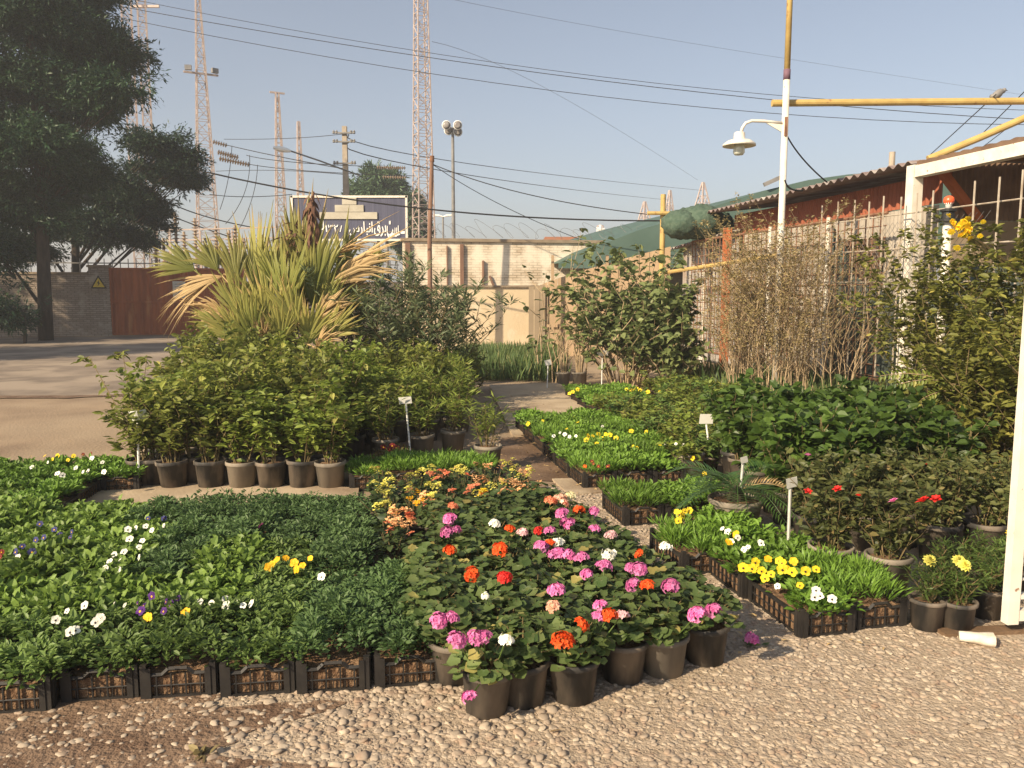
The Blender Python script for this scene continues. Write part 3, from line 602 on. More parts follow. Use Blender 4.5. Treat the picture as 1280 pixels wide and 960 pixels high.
def kcluster(c):
    mb = MB()
    for i in range(16):
        x, y = rng.normal(0, .015, 2); z = .016-40*(x*x+y*y)*.5+rng.normal(0, .004); n = 5
        a0 = rng.random(n)*6.28; D = np.stack([np.cos(a0), np.sin(a0), .5+0*a0], -1); scatter(mb, WIDE, np.repeat([[x, y, z]], n, 0), D, rnorm(n, .2), rng.uniform(.009, .014, n), 0)
    return mb.mesh('flower_cluster', PET[c])
KCL = {c: kcluster(c) for c in ('coral', 'peach', 'lemon', 'gold', 'yellow')}
kobj = []
for i in range(6):
    for r in range(9):
        u, v = .22+.2*i+random.gauss(0, .012), 4.42+.2*r+random.gauss(0, .012)
        if i >= 2 and v < 5.08: continue
        if i == 1 and v < 4.6: continue
        if v > 6.05: continue
        if any((u-a_)**2+(v-b2)**2 < .165**2 for a_, b2, _, _ in gpots): continue
        fm, sm = random.choice(KAL); p = L2W(u, v)
        o = thing('potted_kalanchoe', '', 'potted plant', p, random.random()*6.28, 'potted kalanchoes behind the geraniums')
        add_mesh('pot', KPOT, o); add_mesh('soil', KSOIL, o); add_mesh('foliage', fm, o); add_mesh('stem', sm, o)
        kobj.append([o, p, i, r, []])
KF = [(537, 593, 'coral'), (550, 593, 'coral'), (513, 595, 'lemon'), (524, 592, 'lemon'), (480, 608, 'lemon'), (478, 621, 'lemon'), (512, 626, 'gold'), (522, 633, 'gold'), (530, 622, 'peach'), (495, 649, 'peach'), (510, 641, 'peach'), (522, 648, 'peach'), (484, 659, 'coral'), (548, 628, 'peach'), (555, 645, 'coral'), (552, 638, 'coral'), (545, 660, 'coral'), (571, 583, 'lemon'), (576, 590, 'lemon'), (606, 582, 'peach'), (632, 580, 'lemon'), (640, 590, 'lemon'), (656, 591, 'peach'), (673, 587, 'lemon'), (630, 601, 'peach'), (643, 600, 'peach'), (657, 606, 'peach'), (672, 605, 'peach'), (640, 613, 'peach'), (655, 615, 'peach'), (668, 612, 'peach'), (612, 607, 'lemon'), (605, 602, 'peach'), (584, 612, 'coral'), (596, 609, 'coral'), (606, 619, 'lemon'), (626, 636, 'yellow'), (635, 635, 'yellow'), (622, 643, 'coral'), (618, 626, 'coral'), (590, 646, 'coral'), (600, 648, 'coral'), (543, 608, 'lemon'), (537, 607, 'lemon'), (547, 622, 'lemon'), (540, 626, 'lemon'), (525, 640, 'peach'), (487, 651, 'peach'), (502, 655, 'peach'), (495, 640, 'peach'), (629, 612, 'peach'), (645, 606, 'peach'), (560, 628, 'peach'), (628, 622, 'coral'), (484, 613, 'lemon'), (476, 632, 'lemon'), (520, 618, 'gold')]
def put_kal(px, py, c):
    z = .275; q = G(px, py, z); b = min(kobj, key=lambda t: (t[1].x-q.x)**2+(t[1].y-q.y)**2); o = b[0]; b[4].append(c)
    for dx0, dy0 in ((0, 0), (.03, .01), (-.02, .025))[:random.choice((1, 2, 3))]:
        a = -o.rotation_euler.z; dx, dy = q.x-o.location.x+dx0, q.y-o.location.y+dy0; l = max(1, math.hypot(dx, dy)/.11); dx /= l; dy /= l
        add_mesh('flower_cluster', KCL[c], o, (dx*math.cos(a)-dy*math.sin(a), dx*math.sin(a)+dy*math.cos(a), z+random.gauss(0, .012)), (random.gauss(.3, .2), random.gauss(0, .2), random.random()*6), random.uniform(.8, 1.15))
for f in KF: put_kal(*f)
KFW = [(G(x, y, .275), c) for x, y, c in KF]
for rec in kobj:
    for _ in range(random.choice((1, 2, 3))):
        c = min(KFW, key=lambda t: (t[0]-rec[1]).length+random.uniform(0, .18))[1]; a = random.random()*6.28; d = random.uniform(.02, .10)
        add_mesh('flower_cluster', KCL[c], rec[0], (d*math.cos(a), d*math.sin(a), .272+random.gauss(0, .012)), (random.gauss(.2, .2), random.gauss(0, .2), a), random.uniform(.7, 1.1)); rec[4].append(c)
for o, p, i, r, fl in kobj:
    s = ' and '.join(list(dict.fromkeys(fl))[:2]) or 'no'
    o['label'] = f'potted kalanchoe with {s} clusters, {ORD[i]} column from left, {ORD[r]} row'

# ---- leafy shrubs in pots (left)
POTB = [pot_mesh(.122, .095, .24, M['pot']), pot_mesh(.122, .097, .235, M['greypot'])]; POTB_S = pot_soil(.115, .21)
OLV = [stems_leaves(9, .66, .27, .2, OVAL, .085, 560, M['lf_olive'], rs=.006, branch=3, up=.1, droop=.6, start=.12) for _ in range(3)]+[stems_leaves(9, .6, .26, .2, OVAL, .085, 560, M['lf_bright'], rs=.006, branch=3, up=.15, droop=.5, start=.1) for _ in range(2)]
SLM = [stems_leaves(14, .42, .2, .2, LANCE, .11, 420, M['lf_bright'], rs=.004, branch=1, up=.4, droop=.5, start=.2) for _ in range(3)]
def pot_kit(p, fol, potm, soil, label, name='potted_shrub', cat='potted plant', scale=1, group=None, rot=None, sz=1):
    o = thing(name, label, cat, p, random.random()*6.28 if rot is None else rot, group); o.scale = (scale,)*3; o.rotation_euler = (random.gauss(0, .02), random.gauss(0, .02), o.rotation_euler.z)
    add_mesh('pot', potm, o); add_mesh('soil', soil, o); f = add_mesh('foliage', fol[0], o); s = add_mesh('stem', fol[1], o)
    f.scale = s.scale = (1, 1, sz); f.location.z = s.location.z = .2*(1-sz)
    return o
for k, px in enumerate((181, 218, 264, 303, 340, 378, 414)):
    p = G(px, 611-(3 if k == 0 else 0)); pot_kit(p, OLV[k % 3] if k < 3 else OLV[3+k % 2], POTB[1 if k in (3, 6) else 0], POTB_S, f'{"dusty grey" if k in (3,6) else "black"} pot with a leafy green shrub, {ORD[k]} from left in the row of seven', group='front row of seven shrub pots', sz=[.72, .85, .9, .88, .85, .85, .82][k])
u0, v0 = W2L(G(181, 611)); u1, v1 = W2L(G(414, 611))
for r in range(12):
    for k in range(9):
        vv = 7.05+.37*r; uu = -1.62+.335*k+random.gauss(0, .03)-.03*r
        if r == 0: vv += -.10
        if uu > -.2 and vv < 7.7: continue
        if uu > .1 and vv > 8.4: pass
        if vv < 7.25 and uu > -.15: continue
        if uu > .55 and vv < 9: continue
        bright = uu > -.3
        if vv < 7.25 + .0 and abs(uu) > 9: continue
        big = pot_kit(L2W(uu, vv+random.gauss(0, .03)), random.choice(OLV[:4]) if not bright else random.choice(OLV[2:]), POTB[random.random() < .3], POTB_S, 'bushy green shrub in the crowded rows behind the seven front pots', group='crowded shrub pots of the left bed', sz=random.choice((.78, .9, 1.0, 1.1, 1.28))*random.uniform(.93, 1.07)*(1.0 if uu < 0 else .84))
LAB = ['slender lime shrub in grey pot beside the white tag', 'slender lime shrub in pale grey pot, widest rim of the back cluster', 'slender yellowing shrub in grey pot nearest the wet path', 'slender shrub pot behind the red leaved seedlings']
for (px, py), lb in zip(((483, 578), (566, 566), (572, 590), (610, 588)), (LAB[0], LAB[1], LAB[3], LAB[2])):
    if lb == LAB[3]: px, py = 528, 572
    pot_kit(G(px, py), random.choice(SLM), POTB[1], POTB_S, lb, name='potted_slender_shrub', group='slender shrub pots by the path', sz=.95)
for r in range(7):
    for k in range(4):
        uu, vv = .2+.3*k+.06*r, 8.6+.42*r
        pot_kit(L2W(uu+random.gauss(0, .03), vv), random.choice(SLM), POTB[random.random() < .5], POTB_S, 'slender lime green shrub crowded in rows left of the path', name='potted_slender_shrub', group='crowded slender shrubs left of the path', sz=random.uniform(.95, 1.3))
# tall leggy shoot at far left of the pots
mf, ms = MB(), MB()
for end, h in ((G(118, 560).xy, .95), (G(160, 560).xy, 1.0), (G(190, 560).xy, .95)):
    b0 = G(172, 596); P = [Vector((b0.x, b0.y, .1)), Vector((b0.x*.6+end[0]*.4, b0.y*.6+end[1]*.4, h*.6)), Vector((end[0], end[1], h)), Vector((end[0]-.12, end[1], h*.93))]
    tube(ms, P, [.007, .005, .003, .002], 5); PP = np.array([tuple(p) for p in P])
    f = rng.uniform(.9, 2.99, 34); i = f.astype(int); q = PP[i]+(PP[i+1]-PP[i])*(f-i)[:, None]; scatter(mf, OVAL, q, rdir(34, -.2), rnorm(34, .5), rng.uniform(.06, .11, 34), 0)
o = thing('leggy_shrub', 'tall leggy shoot leaning left beyond the first shrub pot', 'shrub', (0, 0, 0)); mf.build('foliage', M['lf_olive'], o); ms.build('stem', M['stem'], o)
# broad leaved weed by first pot
fo, st = stems_leaves(6, .16, .13, .02, WIDE, .10, 26, M['lf_lime'], rs=.004, up=.1)
o = thing('weed_plant', 'low weed with broad yellowish leaves left of the first shrub pot', 'plant', G(143, 606)); add_mesh('foliage', fo, o); add_mesh('stem', st, o)
# red leaved seedlings crate
p = G(487, 592); 
o = thing('seedling_crate', 'crate of dark red leaved seedlings in front of the slender shrub pots', 'crate', p, TH); add_mesh('crate_frame', CRATE, o); add_mesh('soil', CSOIL, o)
add_mesh('foliage', carpet(OVAL, 500, .04, .11, .22, M['lf_red']), o)
for dx, dy in ((-.05, 0), (.03, .05), (0, -.1), (.06, -.05)): add_mesh('pansy_flower', PANSY['maroon'], o, (dx, dy, .24), (R(60), 0, 0), .028)

# ---- right side plants
POTR = pot_mesh(.115, .085, .22, M['greypot']); POTR_S = pot_soil(.108, .19)
ROSE = [stems_leaves(13, .40, .22, .17, OVAL, .056, 850, M['lf_rose'], rs=.004, branch=4, up=.2, droop=.7, start=.05) for _ in range(3)]
def roseflower(c):
    mb = MB()
    for k in range(3):
        n = 5; a = np.arange(n)*1.2566+k*.5; D = np.stack([np.cos(a), np.sin(a), .5+.7*k+0*a], -1); scatter(mb, WIDE, np.zeros((n, 3)), D, rnorm(n, .1)*np.array([1, 1, 1.]), np.full(n, .038-.006*k), 0)
    return mb.mesh('rose_flower', PET[c])
RF = {c: roseflower(c) for c in ('red', 'pink')}
rz = [(1037, 728, 'rose bush in the squat grey pot right of the corner crate'), (1110, 742, 'rose bush in the tall grey pot left of the marigolds')]
robj = []
for px, py, lb in rz:
    p = G(px, py); robj.append((pot_kit(p, random.choice(ROSE), POTR, POTR_S, lb, name='potted_rose', group='potted rose bushes'), p))
for r in range(2):
    for k in range(6):
        u, v = 2.22+.3*k-.02*r, 4.12+.3*r-.02*k
        if r == 0 and k < 4: continue
        p = L2W(u, v)
        if (p-G(918, 672)).length < .42: continue
        robj.append((pot_kit(p, random.choice(ROSE), POTB[random.random() < .6], POTR_S, 'potted rose bush in the dense rows behind the two front rose pots', name='potted_rose', group='potted roses in the dense rows', sz=random.uniform(.9, 1.15)), p))
for px, py, c, s in ((1164, 631, 'red', 1.1), (1174, 627, 'red', .9), (1048, 611, 'red', .8), (1161, 582, 'red', .7), (1125, 640, 'pink', .8), (948, 630, 'red', .7), (1077, 620, 'red', .5), (1010, 570, 'pink', .7)):
    z = .56; q = G(px, py, z); o, p = min(robj, key=lambda t: (t[1].x-q.x)**2+(t[1].y-q.y)**2); a = -o.rotation_euler.z; dx, dy = q.x-p.x, q.y-p.y; l = max(1, math.hypot(dx, dy)/.25); dx /= l; dy /= l
    add_mesh('rose_flower', RF[c], o, (dx*math.cos(a)-dy*math.sin(a), dx*math.sin(a)+dy*math.cos(a), z), (.5, 0, random.random()*6), s)
# marigolds
MPOT = pot_mesh(.078, .066, .155, M['pot']); MSOIL = pot_soil(.072, .13)
MAR = [stems_leaves(12, .2, .11, .12, LANCE, .06, 520, M['lf_marig'], rs=.003, branch=2, up=.4, start=.05) for _ in range(2)]
def mflower(c):
    mb = MB()
    for k in range(4):
        n = 11; a = np.arange(n)*.571+k*.3; D = np.stack([np.cos(a), np.sin(a), .1+.35*k*k+0*a], -1); scatter(mb, WIDE, np.zeros((n, 3))+[0, 0, .003*k], D, rnorm(n, .1), np.full(n, .03-.004*k), 0)
    return mb.mesh('flower_head', PET[c])
MF = {c: mflower(c) for c in ('yellow', 'lemon')}
mp = [(1158, 786, 'lemon', 'pale yellow marigold in black pot right of the leafy crate'), (1195, 788, 'lemon', 'pale yellow marigold in black pot, middle of the three front ones'), (1232, 772, None, 'flowerless marigold in black pot beside the white frame'), (1262, 745, 'yellow', 'yellow marigold in black pot behind the white frame'), (1180, 755, None, 'flowerless marigold pot behind the two pale yellow marigolds'), (1222, 745, None, 'marigold pot in the back row, left of the frame')]
for px, py, c, lb in mp:
    o = pot_kit(G(px, py), random.choice(MAR), MPOT, MSOIL, lb, name='potted_marigold', group='marigold pots')
    if c:
        for dx in ((-.02, .03) if px == 1195 else (.0,)): add_mesh('flower_head', MF[c], o, (dx, dx*.6, .335), (.7, .1, -o.rotation_euler.z), 1.15)
# cycas
o = thing('potted_cycas', 'small sago palm with arching fronds in a large grey pot', 'potted plant', G(918, 672)); add_mesh('pot', pot_mesh(.17, .125, .27, M['greypot']), o); add_mesh('soil', pot_soil(.16, .24), o)
mb = MB(); lathe(mb, [(.05, .2), (.06, .28), (.04, .33), (.005, .35)], 10); mb.build('trunk', M['bark'], o)
for k in range(20):
    mb = MB(); a = k*2.4+rng.normal(0, .2); L = rng.uniform(.34, .48); up = rng.uniform(.25, 1.1); t_ = np.linspace(0, 1, 9)
    P = np.stack([math.cos(a)*L*t_, math.sin(a)*L*t_, .30+L*(up*t_-.85*t_**2)], -1); tube(mb, P, .004*(1-.6*t_), 4)
    n = 44; f = np.repeat(np.linspace(.12, .99, n//2), 2); s = np.tile([-1, 1], n//2); x = f*8; i = np.minimum(x.astype(int), 7); q = P[i]+(P[i+1]-P[i])*(x-i)[:, None]; T = nrm(P[i+1]-P[i]); side = np.array([-math.sin(a), math.cos(a), 0])
    scatter(mb, SLIM, q, T*.6+side*s[:, None]+np.array([0, 0, .25]), np.repeat([[0, 0, 1.]], n, 0), .13*np.sin(np.pi*np.clip(f, .1, .95))**.6+.02, 0)
    mb.build('frond', M['lf_cycas'] if k != 13 else M['lf_palmdry'], o)
# hydrangea-like mass
HYD = [stems_leaves(13, .52, .27, .18, WIDE, .095, 520, M['lf_hyd'], rs=.006, branch=2, up=.15, droop=.5, start=.1) for _ in range(3)]
for r in range(5):
    for k in range(5):
        u, v = 2.62+.34*k+.08*r, 4.92+.36*r-.05*k
        if k == 0: continue
        pot_kit(L2W(u+random.gauss(0, .04), v+random.gauss(0, .04)), random.choice(HYD), POTB[0], POTB_S, 'broad leaved glossy green shrub in the dark mass behind the roses', name='potted_hydrangea', group='glossy broad leaved shrubs behind the roses', sz=random.uniform(.95, 1.2))
# low greens between
LOW = [stems_leaves(12, .30, .24, .05, OVAL, .075, 420, M['lf_mid'], rs=.004, branch=2, up=.25, start=.05), stems_leaves(12, .28, .24, .05, WIDE, .07, 300, M['lf_bright'], rs=.004, branch=2, up=.3, start=.05), stems_leaves(12, .32, .24, .05, OVAL, .07, 420, M['lf_olive'], rs=.004, branch=2, up=.2, start=.05)]
LPOT = pot_mesh(.085, .068, .15, M['pot']); LSOIL = pot_soil(.08, .13)
for r in range(14):
    for k in range(7):
        u, v = 3.12+.32*k+random.gauss(0, .03), 6.5+.36*r
        if v > 9.4 and u < 4.15: continue
        if v < 7.4 and u > 3.7: continue
        if v > 11.2 and u > 4.4: continue
        pot_kit(L2W(u, v), LOW[(k+r) % 3], LPOT, LSOIL, 'low leafy plant in the green rows between the crates and dry shrubs', name='potted_leafy_plant', group='low leafy plants before the dry shrubs')
for (px, py), lb in (((862, 600), 'young leafy plant in the grey pot behind the yellow pansies'), ((905, 590), 'young leafy plant in grey pot beside the tag with the white clip')):
    pot_kit(G(px, py), LOW[1], POTB[1], POTB_S, lb, name='potted_leafy_plant')

# ------------------------------------------------------------------ plant tags
def tag_sign(px, ptop, pbot, lb, wpx=16, hpx=9, m='sign', tilt=0, zb=0, bend=0, extra=None):
    Z = G(px[1], pbot, zb); Y = Z.y; t = A(px[0], ptop, Y); o = thing('plant_tag', lb, 'plant tag', (Z.x, Z.y, 0), 0, 'white plant tags on stakes')
    mb = MB(); tube(mb, [(0, 0, 0), ((t.x-Z.x)*.5, 0, t.z*.5), (t.x-Z.x, 0, t.z)], .009, 6); mb.build('stake', M[m], o)
    mb = MB(); wd, hd = wpx*Y/1000, hpx*Y/1000; n = 7; pts = []
    for s in (0, 1):
        for i in range(n):
            f = i/(n-1)-.5; pts += [(f*wd, bend*f*f*4-.012-.004*s, -hd*.5), (f*wd, bend*f*f*4-.012-.004*s-hd*.35, hd*.5)]
    V = np.array(pts); cs, sn = math.cos(tilt), math.sin(tilt); V = np.stack([V[:, 0]*cs-V[:, 2]*sn, V[:, 1], V[:, 0]*sn+V[:, 2]*cs], -1)+np.array([t.x-Z.x, 0, t.z])
    q = np.arange(n-1)*2; k = 2*n; mb.add(V, [np.stack([q, q+2, q+3, q+1], -1), np.stack([q+k, q+k+1, q+k+3, q+k+2], -1), np.stack([q, q+k, q+k+2, q+2], -1), np.stack([q+1, q+3, q+k+3, q+k+1], -1), np.array([[0, 1, k+1, k], [k-2, 2*k-2, 2*k-1, k-1]])])
    mb.build('label_plate', M[m], o); return o
tag_sign((172, 174), 520, 613, 'crumpled white tag on a stake in the first shrub pot', 22, 15, bend=.05, tilt=.12)
tag_sign((507, 514), 500, 578, 'white tag leaning left above the slender lime shrubs', 16, 9, tilt=.08)
tag_sign((753, 752), 441, 486, 'tall white tag in front of the broad leaved bush', 14, 7)
tag_sign((685, 684), 453, 488, 'small white tag at the far end of the path', 8, 7, tilt=.2)
tag_sign((882, 890), 523, 590, 'white tag with a dark clip beside the leafy grey pots', 17, 13)
tag_sign((988, 984), 602, 714, 'grey worn tag standing between the pansy crates and rose pots', 14, 14, m='oldsign', tilt=.25)
tag_sign((929, 921), 574, 668, 'narrow striped tag standing in the sago palm pot', 9, 9, m='oldsign', tilt=.3)
tag_sign((535, 534), 448, 500, 'bluish tag half hidden in the oleander', 9, 8, m='oldsign')

# ------------------------------------------------------------------ fan palm
PB = A(335, 452, 11.0); PB.z = 0
palm = thing('fan_palm', 'shaggy fan palm with green, yellowed and dead fronds behind the shrub pots', 'palm tree', PB)
mb = MB(); t_ = np.linspace(0, 1, 8); tube(mb, np.stack([t_*.05, t_*0, t_*1.5], -1), .16+.05*np.sin(t_*9), 12); mb.build('trunk', M['bark'], palm)
def fan(base, dirn, pet, L, halfang, m, nl=30, droop=.15, face=None, droopy=False):
    """a petiole and a fan blade of narrow segments"""
    mb = MB(); base = np.array(base, float); d = nrm(np.array(dirn, float)); hub = base+d*pet+np.array([0, 0, -.06*pet])
    tube(mb, [base, (base+hub)/2+np.array([0, 0, .03]), hub], [.016, .011, .008], 5, var=.3)
    z = np.array(face if face is not None else (0, -1, .35), float); z = nrm(z-(z*d).sum()*d); x = np.cross(d, z)
    age = rng.uniform(-.1, .4)
    for i in range(nl):
        a = (i/(nl-1)*2-1)*halfang+rng.normal(0, .045); l = L*(1-.25*abs(a/halfang)**2)*rng.uniform(.72, 1.08); dd = d*math.cos(a)+x*math.sin(a)+z*.10*math.cos(i*2.2)
        s = nrm(np.cross(dd, z)); k = np.array([0, .3, .6, .82, 1.0]); sag = droop*k**2.5*l*(1.2 if droopy else rng.uniform(.3, 2.6))
        C = hub+dd*(k*l)[:, None]+np.array([0, 0, -1.])*sag[:, None]; wv = L*halfang/nl*np.array([.3, 1.1, 1.2, .5, .05])*1.1
        V = np.stack([C-s*wv[:, None], C+z*.006, C+s*wv[:, None]], 1).reshape(-1, 3); F = []
        for j in range(4): F += [[3*j, 3*j+1, 3*j+4, 3*j+3], [3*j+1, 3*j+2, 3*j+5, 3*j+4]]
        vv = np.clip(np.repeat(np.array([.1, .2, .4, .75, 1.]), 3)*rng.uniform(.5, 1)+age, 0, 1); mb.add(V, [np.array(F)], 0, vv)
    return mb.build('frond', m, palm)
def at_palm(px, py, dy=0.): q = A(px, py, PB.y+dy); return np.array([q.x-PB.x, dy, q.z])
FR = [  # hub px, tip px, depth, half angle, material
    ((243, 338), (196, 312), .1, .75, 'lf_palm'), ((272, 338), (242, 296), .2, .62, 'lf_palm'), ((300, 400), (283, 332), -.1, .5, 'lf_palm'), ((296, 352), (286, 285), .3, .45, 'lf_palm'),
    ((322, 375), (322, 262), .4, .38, 'lf_palm'), ((348, 370), (346, 275), .45, .35, 'lf_palm'), ((343, 420), (330, 338), -.35, .55, 'lf_palm'), ((357, 392), (362, 292), -.3, .5, 'lf_palm'),
    ((380, 385), (384, 252), 0, .38, 'lf_palm'), ((392, 385), (402, 288), -.1, .55, 'lf_palm'), ((312, 425), (300, 352), -.45, .45, 'lf_palm'), ((372, 350), (378, 248), .5, .3, 'lf_palm'),
    ((405, 390), (428, 318), .2, .6, 'lf_palm'), ((425, 345), (436, 272), .4, .3, 'lf_palm'), ((330, 392), (314, 318), .0, .5, 'lf_palm'), ((460, 330), (478, 306), .2, .8, 'lf_palm'),
    ((415, 345), (498, 285), .05, .16, 'lf_palmdry'), ((405, 362), (488, 300), -.1, .2, 'lf_palmdry'), ((412, 372), (470, 325), .1, .4, 'lf_palmdry'), ((285, 395), (236, 372), .0, .5, 'lf_palmdry'),
    ((278, 345), (205, 362), .05, .35, 'lf_palmdry'), ((292, 405), (272, 442), -.1, .3, 'lf_palmdry'), ((395, 400), (428, 352), -.3, .5, 'lf_palmdry'), ((300, 385), (268, 340), .2, .3, 'lf_palmdry'), ((345, 360), (336, 300), -.05, .45, 'lf_palm'), ((370, 410), (352, 345), -.4, .5, 'lf_palm'), ((402, 330), (480, 268), .1, .08, 'lf_palmdry'),
    ((300, 428), (262, 378), -.5, .6, 'lf_palm'), ((318, 432), (312, 372), -.6, .6, 'lf_palm'), ((352, 432), (348, 378), -.65, .6, 'lf_palm'), ((385, 430), (402, 372), -.55, .6, 'lf_palm'), ((408, 425), (440, 378), -.4, .55, 'lf_palm'), ((398, 408), (425, 342), -.2, .5, 'lf_palm'), ((278, 410), (240, 388), -.2, .45, 'lf_palm'), ((418, 400), (452, 352), 0, .45, 'lf_palm'), ((330, 425), (322, 392), -.7, .5, 'lf_palmdry'), ((395, 435), (420, 408), -.6, .5, 'lf_palmdry')]
for hb, tp, dy, ha, m in FR:
    h, t2 = at_palm(*hb, dy), at_palm(*tp, dy*1.25); v = t2-h; L = np.linalg.norm(v); base = np.array([0, dy*.3, .95]); dirv = h-base
    pet = np.linalg.norm(dirv); mbd = nrm(v)
    mb = fan(h-mbd*.05, mbd, .05, L*1.2, ha*.95, M[m], nl=26 if ha > .3 else 14, droop=.10 if m == 'lf_palm' else .22, face=(.1*random.gauss(0, 3), -1, .3+random.gauss(0, .3)))
    b2 = MB(); tube(b2, [base, base+(h-base)*.5+np.array([0, -.05, .12]), h], [.018, .013, .009], 5); b2.build('leaf_stalk', M['lf_palm'] if m == 'lf_palm' else M['lf_palmdry'], palm)
mb = MB()   # dry brown flower stalk
for k in range(7):
    a = at_palm(388+random.gauss(0, 4), 330, 0); b = at_palm(389+random.gauss(0, 4), 236+random.uniform(0, 40), 0); P = np.stack([a, (a+b)/2+rng.normal(0, .04, 3), b+rng.normal(0, .03, 3)]); tube(mb, P, [.02, .045, .012], 6)
n = 90; f = rng.random(n); a = at_palm(387, 335); b = at_palm(388, 240); scatter(mb, WLANCE, a+(b-a)*f[:, None]+rng.normal(0, .03, (n, 3)), rdir(n, -1.6), rnorm(n, .5), rng.uniform(.1, .26, n), 0)
mb.build('dead_bract', M['lf_palmdead'], palm)
mb = MB(); n = 60; f = rng.random(n); a = at_palm(370, 320); b = at_palm(366, 272); scatter(mb, LANCE, a+(b-a)*f[:, None]+rng.normal(0, .05, (n, 3)), rdir(n, -.6), rnorm(n, .5), rng.uniform(.15, .3, n), 0); mb.build('dead_bract', M['lf_palmdead'], palm)
mb = MB(); n = 260; a = rng.random(n)*6.28; zz = rng.uniform(.3, 1.5, n); scatter(mb, LANCE, np.stack([np.cos(a)*.2, np.sin(a)*.2, zz], -1), np.stack([np.cos(a), np.sin(a), -1.2+0*a], -1), rnorm(n, .4), rng.uniform(.3, .6, n), 0); mb.build('dead_skirt', M['lf_palmdry'], palm)

# ------------------------------------------------------------------ free-standing shrubs
def shrub(name, label, cat, base, nst, H, spread, t, leaf, nl, ml, rs=.012, mst='stem', group=None, **kw):
    o = thing(name, label, cat, (base.x, base.y, 0), 0, group); fo, st = stems_leaves(nst, H, spread, 0, t, leaf, nl, M[ml], M[mst], rs=rs, **kw); add_mesh('foliage', fo, o); add_mesh('stem', st, o); return o
shrub('oleander', 'grey green oleander bush with narrow leaves right of the fan palm', 'shrub', G(512, 505), 44, 2.05, 1.15, LANCE, .17, 9500, 'lf_ole', branch=4, up=.6, start=.12, roundtop=.35, droop=.6)
shrub('reddish_shrub', 'small reddish green shrub between the oleander and tall grass', 'shrub', G(588, 490), 14, .75, .4, OVAL, .09, 900, 'lf_olive', branch=3, roundtop=.3, start=.05)
shrub('broad_leaved_bush', 'large bush with broad drooping leaves in front of the tan boards', 'bush', G(782, 484), 42, 2.15, 1.05, WIDE, .15, 3600, 'lf_big', rs=.016, mst='twig', branch=4, up=-.1, start=.24, roundtop=.4, droop=.5)
shrub('broad_leaved_bush', 'smaller broad leaved bush joined to the right of the large one', 'bush', G(838, 488), 22, 1.55, .65, WIDE, .15, 1500, 'lf_big', rs=.013, mst='twig', branch=3, up=0, start=.2, roundtop=.3, droop=.5)
o = shrub('sapling', 'slender sapling with sparse leaves at the end of the boards', 'sapling', G(692, 478), 2, 2.1, .22, WIDE, .17, 56, 'lf_big', rs=.013, mst='twig', branch=3, up=-.2, start=.4, wig=.04)
shrub('sapling', 'tall forked sapling poking above the large bush', 'sapling', G(728, 480), 3, 2.45, .4, WIDE, .17, 110, 'lf_big', rs=.014, mst='twig', branch=4, up=-.2, start=.45, wig=.03)
shrub('sapling', 'sapling leaning left before the brick wall', 'sapling', G(672, 476), 2, 2.0, .3, WIDE, .16, 46, 'lf_big', rs=.012, mst='twig', branch=3, up=-.2, start=.35)
# bare brown sticks in grey pots
STK = stems_leaves(12, .95, .2, .2, LANCE, .07, 30, M['lf_dry'], M['twig'], rs=.010, up=0)
for k, px in enumerate((704, 724)):
    pot_kit(G(px, 482), STK, POTB[1], POTB_S, ['bare brown stems in a grey pot behind the path, left one', 'bare brown stems in the grey pot right of a similar pot'][k], name='potted_bare_shrub')
# dry twig shrubs along the fence
for k, (px, py, H, sp, leafn, ml, lb) in enumerate(((925, 500, 2.35, .5, 900, 'lf_dry', 'dry twiggy shrub against the rusty mesh, nearest the orange post'), (965, 503, 2.7, .6, 1300, 'lf_dry', 'tallest dry twiggy shrub below the lamp pole'), (1000, 505, 2.4, .5, 600, 'lf_dry', 'dry twiggy shrub with few leaves right of the lamp pole'), (1045, 508, 2.3, .55, 130, 'lf_dry', 'nearly bare forked shrub before the dark shade cloth'))):
    shrub('dry_shrub', lb, 'shrub', G(px, py), 26 if k < 3 else 11, H, sp*1.2, OVAL, .05, leafn*(7 if k < 3 else 3), ml, rs=.0065, mst='twig', branch=8, up=.2, start=.3, wig=.06, group='dry twiggy shrubs along the fence')
shrub('flowering_shrub', 'olive leaved shrub growing up the mesh by the orange post', 'shrub', A(940, 470, 12.2), 16, 2.2, .45, LANCE, .08, 1700, 'lf_tall', mst='twig', branch=4, start=.4, group='dry twiggy shrubs along the fence')
# tall shrubs on the right
for k, (x, y, H, sp, n, lb) in enumerate(((4.15, 7.5, 2.1, .65, 5200, 'tall leafy shrub in front of the red topped bollard'), (4.85, 7.1, 2.4, .85, 7000, 'tallest leafy shrub at right with yellow blossoms on top'), (3.95, 6.5, 1.35, .55, 4200, 'lower leafy shrub behind the roses beside the white frame'), (4.2, 5.7, 1.8, .6, 4600, 'dense leafy shrub rising behind the white frame'))):
    o = shrub('tall_shrub', lb, 'shrub', Vector((x, y, 0)), 26, H, sp, OVAL, .08, int(n*1.5), 'lf_tall', rs=.007, mst='stem', branch=5, up=.1, start=.03, roundtop=.2, droop=.5, group='tall shrubs on the right')
    if k == 1:
        for j in range(28):
            q = A(1205+random.gauss(0, 13), 285+random.gauss(0, 8), 6.8); add_mesh('flower_head', MF['yellow'], o, (q.x-x, q.y-y, q.z), (.8, 0, random.random()*6), random.uniform(.75, 1.15))
        mb = MB(); q = A(1203, 287, 6.8)
        for j in range(5): tube(mb, [(0, 0, 1.5), (q.x-x+random.gauss(0, .06), q.y-y, q.z+random.gauss(0, .03))], [.008, .004], 4)
        mb.build('flower_stalk', M['stem'], o)
